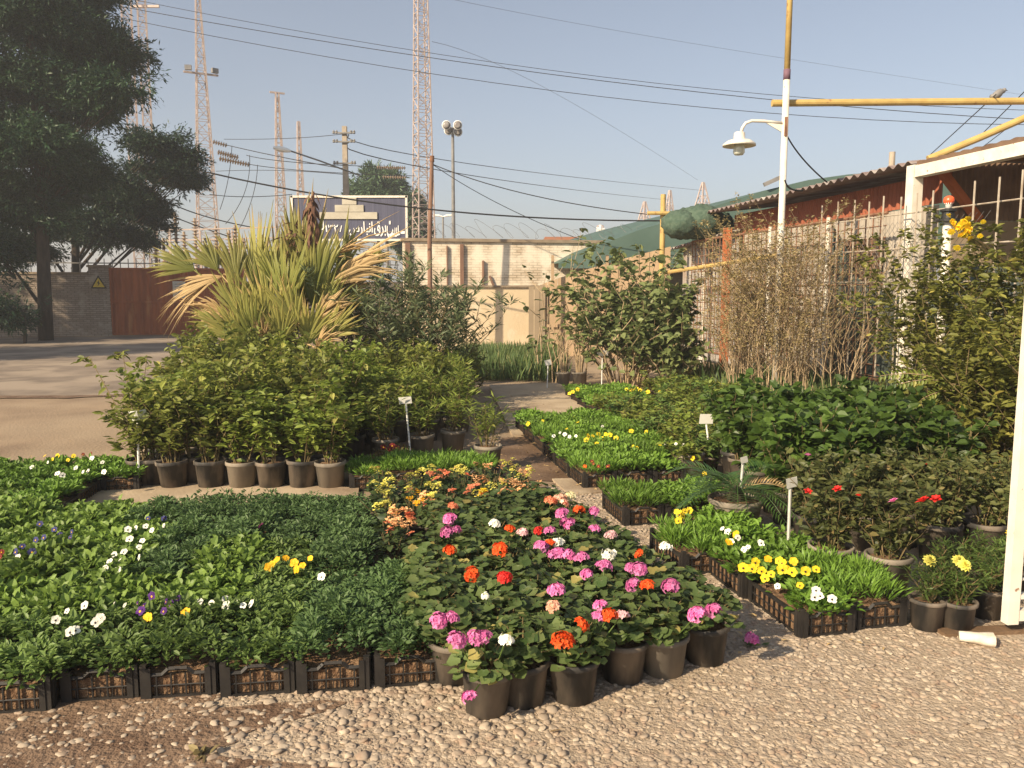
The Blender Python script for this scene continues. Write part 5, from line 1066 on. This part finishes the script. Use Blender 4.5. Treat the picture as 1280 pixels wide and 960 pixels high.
# ------------------------------------------------------------------ right side buildings
# fence line: passes (4.4,16.9) and (5.95,9.3), along the local v direction
def FLn(Y, off=0., z=0.): return Vector((7.85-.204*Y+off*.98, Y+off*.2, z))
ang = math.atan2(1, -.204)      # direction of increasing Y
def corr(mb, p, q, z0, z1, pitch=.076, amp=.012, zslope=0, th=.006):
    """vertical corrugated sheet between p and q"""
    d = Vector((q.x-p.x, q.y-p.y, 0)); L = d.length; d.normalize(); nn = Vector((d.y, -d.x, 0)); n = int(L/pitch*6)+2; s = np.linspace(0, L, n); w_ = amp*np.sin(s*2*math.pi/pitch)
    zt = z1+zslope*s/L
    f = lambda o, z: np.stack([p.x+d.x*s+nn.x*(w_+o), p.y+d.y*s+nn.y*(w_+o), z+0*s], -1)
    V = np.concatenate([f(0, z0), f(0, zt), f(-th, z0), f(-th, zt)]); i = np.arange(n-1)
    mb.add(V, [np.stack([i, i+1, i+n+1, i+n], -1), np.stack([i+2*n, i+3*n, i+3*n+1, i+2*n+1], -1), np.stack([i+n, i+n+1, i+3*n+1, i+3*n], -1)]); return mb
def corr_roof(mb, p, q, out, zin, zout, depth, pitch=.2, amp=.028, th=.008):
    """roof sheet: corrugated along p->q; extends from the eave (offset -out) to depth on the other side"""
    d = Vector((q.x-p.x, q.y-p.y, 0)); L = d.length; d.normalize(); nn = Vector((.98, .2, 0)); n = int(L/pitch*8)+2; s = np.linspace(0, L, n); w_ = amp*np.sin(s*2*math.pi/pitch)
    def row(o, z): return np.stack([p.x+d.x*s+nn.x*o, p.y+d.y*s+nn.y*o, p.z+(q.z-p.z)*s/L+z+w_], -1)
    V = np.concatenate([row(-out, zout), row(depth, zin), row(-out, zout-th), row(depth, zin-th)]); i = np.arange(n-1)
    mb.add(V, [np.stack([i, i+1, i+n+1, i+n], -1), np.stack([i+2*n, i+3*n, i+3*n+1, i+2*n+1], -1), np.stack([i, i+2*n, i+2*n+1, i+1], -1), np.stack([i+n, i+n+1, i+3*n+1, i+3*n], -1)]); return mb
P1, P2 = FLn(17.4, .5), FLn(11.35, .5)
sd = thing('red_shed', 'long shed with red corrugated upper wall and wavy roof edge', 'shed', (0, 0, 0))
corr(MB(), P1, P2, 0, 1).V
mb = corr(MB(), P1, P2, 2.84, 3.24, pitch=.09); mb.build('upper_wall', M['redwall'], sd)
mb = corr(MB(), FLn(16.9, .47), FLn(13.6, .47), .0, 2.82, pitch=.09); mb.build('lower_wall', M['panelwhite'], sd)
mb = corr(MB(), FLn(13.6, .47), FLn(11.35, .47), .0, 2.82, pitch=.09); mb.build('lower_wall', M['panelwhite'], sd)
mb = MB(); c = FLn(13.05, .40); box(mb, (c.x, c.y, 1.85), (.06, 1.25, 1.0), rot=math.atan(.204)); mb.build('window_board', M['brown_board_and_shade'], sd)
c = FLn(13.05, .37); mb = MB(); box(mb, (c.x, c.y, 2.38), (.07, 1.4, .07), rot=math.atan(.204)); box(mb, (c.x, c.y, 1.32), (.07, 1.4, .07), rot=math.atan(.204)); mb.build('window_frame', M['brown_board_and_shade'], sd)
p, q = FLn(17.6, .5, 3.30), FLn(11.2, .5, 3.36); mb = corr_roof(MB(), p, q, .62, .42, 0, 3.2); mb.build('roof', M['roofmetal'], sd)
mb = MB(); beam(mb, FLn(16.95, .55, 3.17), FLn(11.25, .55, 3.22), .08); mb.build('eave_beam', M['redwall'], sd)
mb = MB(); c0, c1 = FLn(17.0, .5), FLn(17.0, 3.7); corr(mb, c0, c1, 0, 3.2, pitch=.09, zslope=.35); mb.build('end_wall', M['redwall'], sd)
# teal shade cloth
mb = MB(); n = 30; s = np.linspace(0, 1, n); Q0, Q1 = FLn(13.4, .2), FLn(9.0, .2); zt = 1.95+.18*np.cos(s*9)-.25*np.sin(s*math.pi)+.9*(np.clip(.12-s, 0, 1)*5); wv = .05*np.sin(s*25)
V = []
for o_ in (0, .015):
    for zz in (0*s, zt*.5, zt): V.append(np.stack([Q0.x+(Q1.x-Q0.x)*s+wv+o_, Q0.y+(Q1.y-Q0.y)*s, zz], -1))
i = np.arange(n-1); mb.add(np.concatenate(V), [np.stack([i+k*n, i+1+k*n, i+1+(k+1)*n, i+(k+1)*n], -1) for k in (0, 1, 3, 4)]+[np.stack([i+2*n, i+1+2*n, i+1+5*n, i+5*n], -1)])
tag(mb.build('shade_cloth', M['tarpdark'], None, True), 'dark teal shade cloth hung low along the fence', 'shade cloth')
# carport
cp = thing('carport', 'open carport with white beam and posts right of the red shed', 'carport', (0, 0, 0))
Pp = A(1139, 300, 11.1); zt = A(1139, 207, 11.1).z
mb = MB(); box(mb, (Pp.x, Pp.y, zt/2), (.15, .15, zt), rot=TH); mb.build('post', M['white'], cp)
e1 = FLn(11.1, .0, zt-.1); e1 = Vector((Pp.x, Pp.y, zt-.09)); e2 = FLn(5.0, .12, zt-.03); mb = MB(); beam(mb, e1+Vector((.02, -.08, 0)), e2, .15); mb.build('beam', M['white'], cp)
mb = MB(); box(mb, (e2.x, e2.y, e2.z/2), (.14, .14, e2.z-.1), rot=TH); mb.build('post', M['white'], cp)
p, q = FLn(11.15, .2, zt+.06), FLn(4.8, .2, zt+.10); mb = corr_roof(MB(), p, q, .28, .35, 0, 4.5, pitch=.2, amp=.008, th=.07); mb.build('roof', M['brown_board_and_shade'], cp)  # dark brown carries both the dirt and the shade of the roof edge
mb = MB(); c0, c1 = FLn(11.0, 3.6), FLn(4.6, 3.6); d = c1-c0; corr(mb, c0, c1, 0, 2.45, pitch=4, amp=.001, th=.15); mb.build('back_wall', M['tanwall'], cp)
mb = MB(); c0, c1 = FLn(11.25, .55), FLn(11.25, 3.6); corr(mb, c0, c1, 0, 2.6, pitch=.3, amp=.004, th=.1); mb.build('side_wall', M['tanwall'], cp)
mb = MB(); corr(mb, FLn(11.22, .55), FLn(11.22, 3.6), 2.6, 3.4, pitch=.09, amp=.012); mb.build('side_gable', M['brown_board_and_shade'], cp)  # dark brown puts the carport's shade into the gable colour
mb = MB(); beam(mb, FLn(11.1, .9, 2.6), FLn(11.1, .25, 3.25), .10); mb.build('brace', M['orange'], cp)
for f in (9.3, 7.5): mb = MB(); c = FLn(f, .1, zt+.06); box(mb, c, (.12, .12, .12), rot=TH); mb.build('roof_block', M['white'], cp)
# lower shed
ls = thing('grey_shed', 'low grey corrugated shed between the red shed and tan boards', 'shed', (0, 0, 0))
mb = corr(MB(), FLn(19.9, .45), FLn(17.05, .45), 0, 2.72, pitch=.12, amp=.015); mb.build('wall', M['greymetal'], ls)
p, q = FLn(20.1, .45, 2.66), FLn(17.02, .45, 2.86); mb = corr_roof(MB(), p, q, .3, .3, 0, 2.6, pitch=.18, amp=.025); mb.build('roof', M['roofmetal'], ls)
mb = MB(); c = FLn(18.2, .2); tube(mb, [(c.x, c.y, 0), (c.x, c.y, 2.72)], .06, 8); mb.build('post', M['white'], ls)
# rolled net
q = A(872, 280, 17.8); o = thing('net_roll', 'bundled dark green shade net lying on the low shed roof', 'shade net', (q.x, q.y, q.z)); mb = MB(); sp_ = ICO[0]
for dx, dy, dz, rx, rz2 in ((-.35, 0, -.02, .42, .3), (.1, .1, .06, .5, .36), (.45, .2, -.02, .4, .32), (-.1, .5, .05, .6, .33), (.3, .7, 0, .5, .3)):
    n2 = 26; th_ = np.linspace(0, math.pi, 14); phh = np.linspace(0, 2*math.pi, n2, endpoint=False); T_, P_ = np.meshgrid(th_, phh, indexing='ij'); rr = 1+.06*np.sin(P_*7+T_*5)+.05*np.sin(T_*14+P_*3)
    lathe_v = np.stack([dx+rx*rr*np.sin(T_)*np.cos(P_), dy+rx*rr*np.sin(T_)*np.sin(P_), dz+rz2*rr*np.cos(T_)], -1).reshape(-1, 3); i = np.arange(13)[:, None]*n2; j = np.arange(n2)[None]; j2 = (j+1) % n2
    mb.add(lathe_v, [np.stack([i+j, i+n2+j, i+n2+j2, i+j2], -1).reshape(-1, 4)])
mb.build('net_bundle', M['net'], o, True)
mb = MB()
for k in range(34):
    a0 = rng.uniform(-.3, .55); t_ = np.linspace(0, math.pi, 12); r0 = rng.uniform(.33, .385); tube(mb, np.stack([a0+.15*np.sin(t_*2+k), .2-.42*np.cos(t_)*1.0, -.05+r0*np.sin(t_)+.02*np.sin(t_*8)], -1), .013, 4)
mb.build('net_fold', M['net'], o)
# tan board fence / greenhouse
gh = thing('greenhouse', 'long greenhouse with green tarpaulin roof behind tan board wall', 'greenhouse', (0, 0, 0))
W0, W1 = A(672, 440, 20.3), A(836, 440, 19.7); W0.z = W1.z = 0
mb = MB(); n = 13
ztop = lambda f: A(660, 358, 20.3).z+(A(836, 308, 19.7).z-A(660, 358, 20.3).z)*f**.85
for i in range(n):
    f0, f1 = i/n, (i+1)/n; a2, b2 = W0+(W1-W0)*f0, W0+(W1-W0)*(f1-.004); off = .012*(i % 2); mb.add([(a2.x, a2.y-off, 0), (b2.x, b2.y-off, 0), (b2.x, b2.y+.05, 0), (a2.x, a2.y+.05, 0), (a2.x, a2.y-off, ztop(f0)), (b2.x, b2.y-off, ztop(f1)), (b2.x, b2.y+.05, ztop(f1)), (a2.x, a2.y+.05, ztop(f0))], BOXF)
mb.build('board_wall', M['tan'], gh)
mb = MB(); a2 = A(662, 440, 20.2); 
for k in range(3): q = A(664+7*k, 440, 20.18-.02*k); box(mb, (q.x, q.y, (ztop(0)+.02*k)/2), (.13, .03, ztop(0)+.02*k))
mb.build('grey_board', M['tanwall'], gh)
for px in (690, 757, 800): q = A(px, 440, 20.0); mb = MB(); box(mb, (q.x, q.y-.08, 1.25), (.07, .06, 2.5)); mb.build('batten', M['tan'], gh)
mb = MB(); beam(mb, W0+Vector((0, -.06, .75)), W1+Vector((0, -.06, .8)), .07); mb.build('rail', M['tan'], gh)
prof = [(698, 329), (730, 313), (769, 299), (800, 287), (827, 279), (850, 268), (875, 262), (901, 255), (930, 246), (960, 237), (1010, 225), (1060, 218), (1110, 214), (1180, 212), (1260, 214), (1340, 224)]
F_, B_ = [A(x, y, 20.6) for x, y in prof], []
dv = Vector((-ST, CT, 0))*14
mb = MB(); n = len(prof); V = [tuple(p) for p in F_]+[tuple(p+dv) for p in F_]+[(p.x, p.y, min(p.z-.02, 2.2)) for p in F_]; i = np.arange(n-1)
mb.add(V, [np.stack([i, i+1, i+n+1, i+n], -1), np.stack([i+2*n, i+2*n+1, i+1, i], -1)]); mb.build('tarp_roof', M['tarp'], gh, False)
q = A(975, 226, 20.4); mb = MB(); beam(mb, A(955, 231, 20.5), A(975, 222, 20.5), .1); mb.build('roof_clip', M['steel'], gh)
# rusty mesh fence
mf_ = thing('mesh_fence', 'rusty wire mesh fence in front of the grey and red sheds', 'fence', (0, 0, 0)); mb = MB()
Y = 18.4
while Y > 11.8: p = FLn(Y, 0); tube(mb, [(p.x, p.y, .3), (p.x, p.y, 2.72)], .011, 4); Y -= .17
for z in np.arange(.35, 2.8, .17): tube(mb, [FLn(18.4, -.01, z), FLn(11.8, -.01, z)], .009, 4)
mb.build('mesh', M['rust'], mf_)
mb = MB(); p = A(897, 460, 16.6); box(mb, (FLn(16.6, -.06).x, 16.6, 1.45), (.16, .12, 2.9)); mb.build('post', M['orange'], mf_)
mb = MB(); tube(mb, [FLn(19.6, -.25, 2.05), FLn(14.5, -.15, 2.25)], .045, 8); mb.build('rail', M['yellow'], mf_)
mb = MB(); tube(mb, [FLn(16.5, -.05, 1.9), FLn(13.8, -.05, 1.5)], .03, 6); mb.build('brace', M['rust'], mf_)
for z in (.3, 2.74): mb = MB(); tube(mb, [FLn(18.4, 0, z), FLn(11.8, 0, z)], .025, 6); mb.build('rail', M['rust'], mf_)
for f in (13.2, 15.0): mb = MB(); p = FLn(f, -.02); tube(mb, [(p.x, p.y, 0), (p.x, p.y, 2.8)], .035, 8); mb.build('post', M['white'], mf_)
# white rod fence
rf = thing('rod_fence', 'fence of thin pale steel rods before the carport', 'fence', (0, 0, 0))
mb = MB()
for px, py in ((1028, 257), (1048, 252), (1069, 250), (1087, 252), (1105, 245), (1127, 246), (1147, 241), (1167, 238), (1219, 226), (1250, 221), (1279, 212), (1310, 205), (1345, 195)):
    r_ = (px-640)/1000; Y = (7.85-.25)/(r_*1.0+.204)*1.0; p = A(px, py, Y); tube(mb, [(p.x, p.y, .4), (p.x, p.y, p.z)], .011, 5)
mb.build('rods', M['rod'], rf)
for z0, z1 in ((2.66, 2.62), (2.2, 2.15), (1.75, 1.7)): mb = MB(); tube(mb, [FLn(12.9, -.3, z0), FLn(6.5, -.27, z1)], .010, 5); mb.build('rail', M['rod'], rf)
mb = MB()  # chain link
for k in range(46):
    y0 = 12.6-.1*k
    if y0-1.2 < 9.6: break
    tube(mb, [FLn(y0, -.29, 1.3), FLn(y0-1.2, -.29, 2.55)], .003, 3); tube(mb, [FLn(y0-1.2, -.285, 1.3), FLn(y0, -.285, 2.55)], .003, 3)
mb.build('chain_link', M['steel'], rf)
# red topped bollard lamp
q = A(1177, 400, 9.6); o = thing('bollard_lamp', 'white post lamp with black collar and red dome', 'lamp', (q.x, q.y, 0)); zc2 = A(1177, 278, 9.6).z
mb = MB(); tube(mb, [(0, 0, 0), (0, 0, zc2+.05)], .05, 14); mb.build('post', M['white'], o, True)
mb = MB(); lathe(mb, [(0.052, 0.000), (0.126, 0.007), (0.126, 0.037), (0.074, 0.044), (0.067, 0.118), (0.089, 0.126), (0.089, 0.148), (0.044, 0.163)], 16, (0, 0, zc2)); mb.build('collar', M['blackpaint'], o)
mb = MB(); lathe(mb, [(0.033, 0.148), (0.037, 0.207), (0.052, 0.222), (0.015, 0.222)], 12, (0, 0, zc2)); mb.build('neck', M['sign'], o, True)
mb = MB(); lathe(mb, [(0.037, 0.207), (0.058, 0.229), (0.063, 0.255), (0.052, 0.289), (0.026, 0.307), (0.002, 0.311)], 16, (0, 0, zc2)); mb.build('dome', M['redlamp'], o, True)
# lamp pole with beam
LY = 11.6; q = A(977, 270, LY); o = thing('lamp_pole', 'white and yellow pole with a bracket lamp on its left', 'lamp post', (q.x, q.y, 0)); zm = A(988, 98, LY).z; xt = .0
mb = MB(); tube(mb, [(0, 0, 0), (0, 0, zm)], [.050, .045], 14); mb.build('lower_pole', M['white'], o, True)
mb = MB(); tube(mb, [(0, 0, zm-.02), (0, 0, zm+.12)], .048, 14); mb.build('band', surf('purple band', (.16, .09, .12), rough=.7), o, True)
mb = MB(); tube(mb, [(0, 0, zm+.1), (0, 0, zm+2.6)], [.042, .038], 14); mb.build('upper_pole', M['yellow'], o, True)
def rl(px, py): p = A(px, py, LY); return np.array((p.x-q.x, 0, p.z))
mb = MB(); pts = [rl(979, 154), rl(955, 151.5), rl(940, 151), rl(932, 154), rl(928, 160), rl(926.5, 166)]; tube(mb, pts, .022, 8); mb.build('lamp_arm', M['white'], o, True)
mb = MB(); a2, b2, c2 = rl(958, 154), rl(980, 155), rl(980, 167); mb.add([a2+[0, -.01, 0], b2+[0, -.01, 0], c2+[0, -.01, 0], a2+[0, .01, 0], b2+[0, .01, 0], c2+[0, .01, 0]], [np.array([[0, 2, 1], [3, 4, 5]]), np.array([[0, 1, 4, 3], [1, 2, 5, 4], [2, 0, 3, 5]])]); mb.build('bracket_plate', M['white'], o)
mb = MB(); c2 = rl(981.5, 159); box(mb, (c2[0]-.005, 0, c2[2]), (.04, .12, .26)); mb.build('clamp', M['rust'], o)
c2 = rl(924, 180); mb = MB(); lathe(mb, [(.055, .165), (.075, .15), (.08, .06), (.16, .045), (.225, 0), (.23, -.03), (.215, -.03), (.1, .02), (.05, .03)], 28, tuple(c2)); sh_ = mb.build('lamp_shade', M['white'], o, True)
mb = MB(); lathe(mb, [(.065, .02), (.078, -.03), (.08, -.12), (.06, -.15), (.01, -.155)], 18, tuple(c2)); mb.build('bulb_cover', M['bulb'], o, True)
# yellow beams
o = thing('yellow_beam', 'long horizontal yellow pipe crossing behind the lamp pole', 'pipe'); mb = MB(); tube(mb, [A(965, 129, 11.75), A(1330, 126, 11.75)], .05, 12); mb.build('pipe', M['yellow'], o)
mb = MB(); tube(mb, [A(1160, 199, 11.75), A(1225, 172, 11.7), A(1330, 126, 11.65)], .05, 12); tag(mb.build('yellow_brace', M['yellow']), 'slanting yellow pipe rising right above the carport roof', 'pipe')
q = A(1246, 118, 11.75); o = thing('sitting_bird', 'small grey bird perched on the horizontal yellow pipe', 'bird', q); mb = MB(); t_ = np.linspace(0, 1, 9); tube(mb, np.stack([-.09+.2*t_, 0*t_, -.02+.05*t_-.02*np.sin(t_*6)], -1), .012+.045*np.sin(np.pi*np.clip(t_, .05, .97))**.8, 9); lathe(mb, [(.01, -.03), (.032, 0), (.02, .028), (.003, .034)], 9, (.1, 0, .055)); tube(mb, [(.125, 0, .055), (.155, 0, .05)], [.01, .002], 5)
for dx in (-.005, .02): tube(mb, [(dx, 0, -.02), (dx, 0, -.075)], .004, 4)
mb.build('body', M['steel'], o, True)
mb = MB(); Q0, Q1, Q2 = np.array(A(984, 170, 11.65)), np.array(A(1000, 200, 12)), np.array(A(1034, 228, 12.4)); k = np.linspace(0, 1, 12)[:, None]; tube(mb, (1-k)**2*Q0+2*k*(1-k)*Q1+k*k*Q2, .011, 5); tag(mb.build('slack_cable', M['wire']), 'slack black cable hanging from the lamp pole to the roof', 'cable')
mb = MB(); Q0, Q1, Q2 = np.array(A(981, 225, 11.55)), np.array(A(984, 240, 11.6)), np.array(A(1003, 238, 11.7)); tube(mb, (1-k)**2*Q0+2*k*(1-k)*Q1+k*k*Q2, .014, 5); tag(mb.build('slack_cable', M['wire']), 'short black cable curling from the lamp pole at the roof edge', 'cable')
# yellow cross post
q = A(827, 345, 19.0); o = thing('yellow_cross_post', 'yellow steel post with a short crossbar by the net bundle', 'post', (q.x, q.y, 0)); zt = A(827, 243, 19.0).z; zc2 = A(827, 267, 19.0).z
mb = MB(); tube(mb, [(0, 0, 0), (0, 0, zt)], .062, 10); mb.build('post', M['yellow'], o); mb = MB(); tube(mb, [(-.38, -.1, zc2), (.36, -.1, zc2)], .045, 8); mb.build('crossbar', M['yellow'], o)
mb = MB(); tube(mb, [A(852, 210, 19), A(852, 216, 19)], .01, 4)
# small roof vent pipe
q = A(1115, 200, 17); mb = MB(); tube(mb, [(q.x, q.y, 2.8), (q.x, q.y, A(0, 190, 17).z)], .06, 10); tag(mb.build('vent_pipe', M['pole']), 'short pale vent pipe above the red shed roof', 'pipe')
# white metal frame at the right edge
wf = thing('white_gate_leaf', 'white chipped metal gate leaf standing at the right edge', 'gate', G(1253, 797)); wf.rotation_euler = (0, 0, R(6))
mb = MB(); box(mb, (.03, 0, 1.12), (.055, .045, 2.1)); mb.build('upright', M['white'], wf); mb = MB(); box(mb, (1.06, 0, 1.12), (.055, .045, 2.1)); mb.build('upright', M['white'], wf)
for z in (.11, .2, 1.1, 2.14): mb = MB(); box(mb, (.545, 0, z), (.965, .04, .05 if z != .2 else .02)); mb.build('rail', M['white'], wf)
for k in range(4): mb = MB(); tube(mb, [(.06, .0, .28+.085*k), (1.03, 0, .28+.085*k)], .008, 6); mb.build('bar', M['white'], wf)
for k in range(7): mb = MB(); tube(mb, [(.17+.125*k, .012, .2), (.17+.125*k, .012, 1.1)], .006, 6); mb.build('bar', M['white'], wf)
mb = MB(); box(mb, (.62, .04, .012), (1.3, .07, .03)); tag(mb.build('shadow_strip', M['wetpath'], None, loc=G(1190, 800)), 'dark strip painting the shadow under the white gate leaf', 'shadow_strip').rotation_euler = (0, 0, R(6))  # thin dark strip added as the gate leaf's shadow on the gravel
# crushed cup
q = G(1220, 808); o = thing('crushed_cup', 'crushed white plastic cup lying on the gravel near the gate leaf', 'litter', (q.x, q.y, .04), R(-20)); mb = MB(); t_ = np.linspace(0, 1, 8); n = 16; an = np.arange(n)*2*math.pi/n
V = np.stack([np.repeat(-.07+.14*t_[:, None], n, 1), (.026+.014*t_)[:, None]*np.cos(an)[None]*(1+.15*np.sin(t_*9))[:, None], (.026+.012*t_)[:, None]*np.sin(an)[None]*.8*(1+.2*np.sin(3*an)[None]*t_[:, None])], -1).reshape(-1, 3); i = np.arange(7)[:, None]*n; j = np.arange(n)[None]; j2 = (j+1) % n
mb.add(V, [np.stack([i+j, i+j2, i+n+j2, i+n+j], -1).reshape(-1, 4), np.arange(n)[None, ::-1]]); mb.build('cup', M['cup'], o, True)
# fallen bits
o = thing('leaf_scrap', 'wilted green scrap of seedling on the damp soil', 'plant scrap', G(252, 940, .02)); mb = MB(); scatter(mb, OVAL, rng.normal(0, .012, (14, 3))*[1, 1, .2], rdir(14, .1), rnorm(14, .4), rng.uniform(.03, .06, 14), 0); mb.build('leaves', M['lf_dry'], o)
o = thing('fallen_flower', 'fallen pink geranium sprig on the gravel beside the rightmost pot', 'flower', G(940, 806, .02)); add_mesh('flower_head', UMB['pink'][1], o, (0, 0, .03)); mb = MB(); scatter(mb, ROUND, rng.normal(0, .02, (5, 3))*[1, 1, .2], rdir(5, .1), rnorm(5, .3), np.full(5, .04), 0); mb.build('leaves', M['lf_ger'], o)

# dry leaves and crumbs blown about the paving and gravel
mb = MB(); P = []
while len(P) < 420:
    x, y = rng.uniform(-5, 4), rng.uniform(2.3, 13); u, v = W2L(Vector((x, y, 0)))
    if rng.random() < .75: x, y = L2W(rng.uniform(1.2, 2.4), rng.uniform(3, 12))[:2]
    P.append((x, y, rng.uniform(.02, .03) if y < 7 else rng.uniform(.012, .06)))
P = np.array(P); N = len(P); aa = rng.random(N)*6.28
scatter(mb, OVAL, P, np.stack([np.cos(aa), np.sin(aa), rng.normal(0, .15, N)], -1), rnorm(N, .25), rng.uniform(.015, .05, N), 0)
stuff(mb.build('fallen_leaves', M['lf_palmdry']))
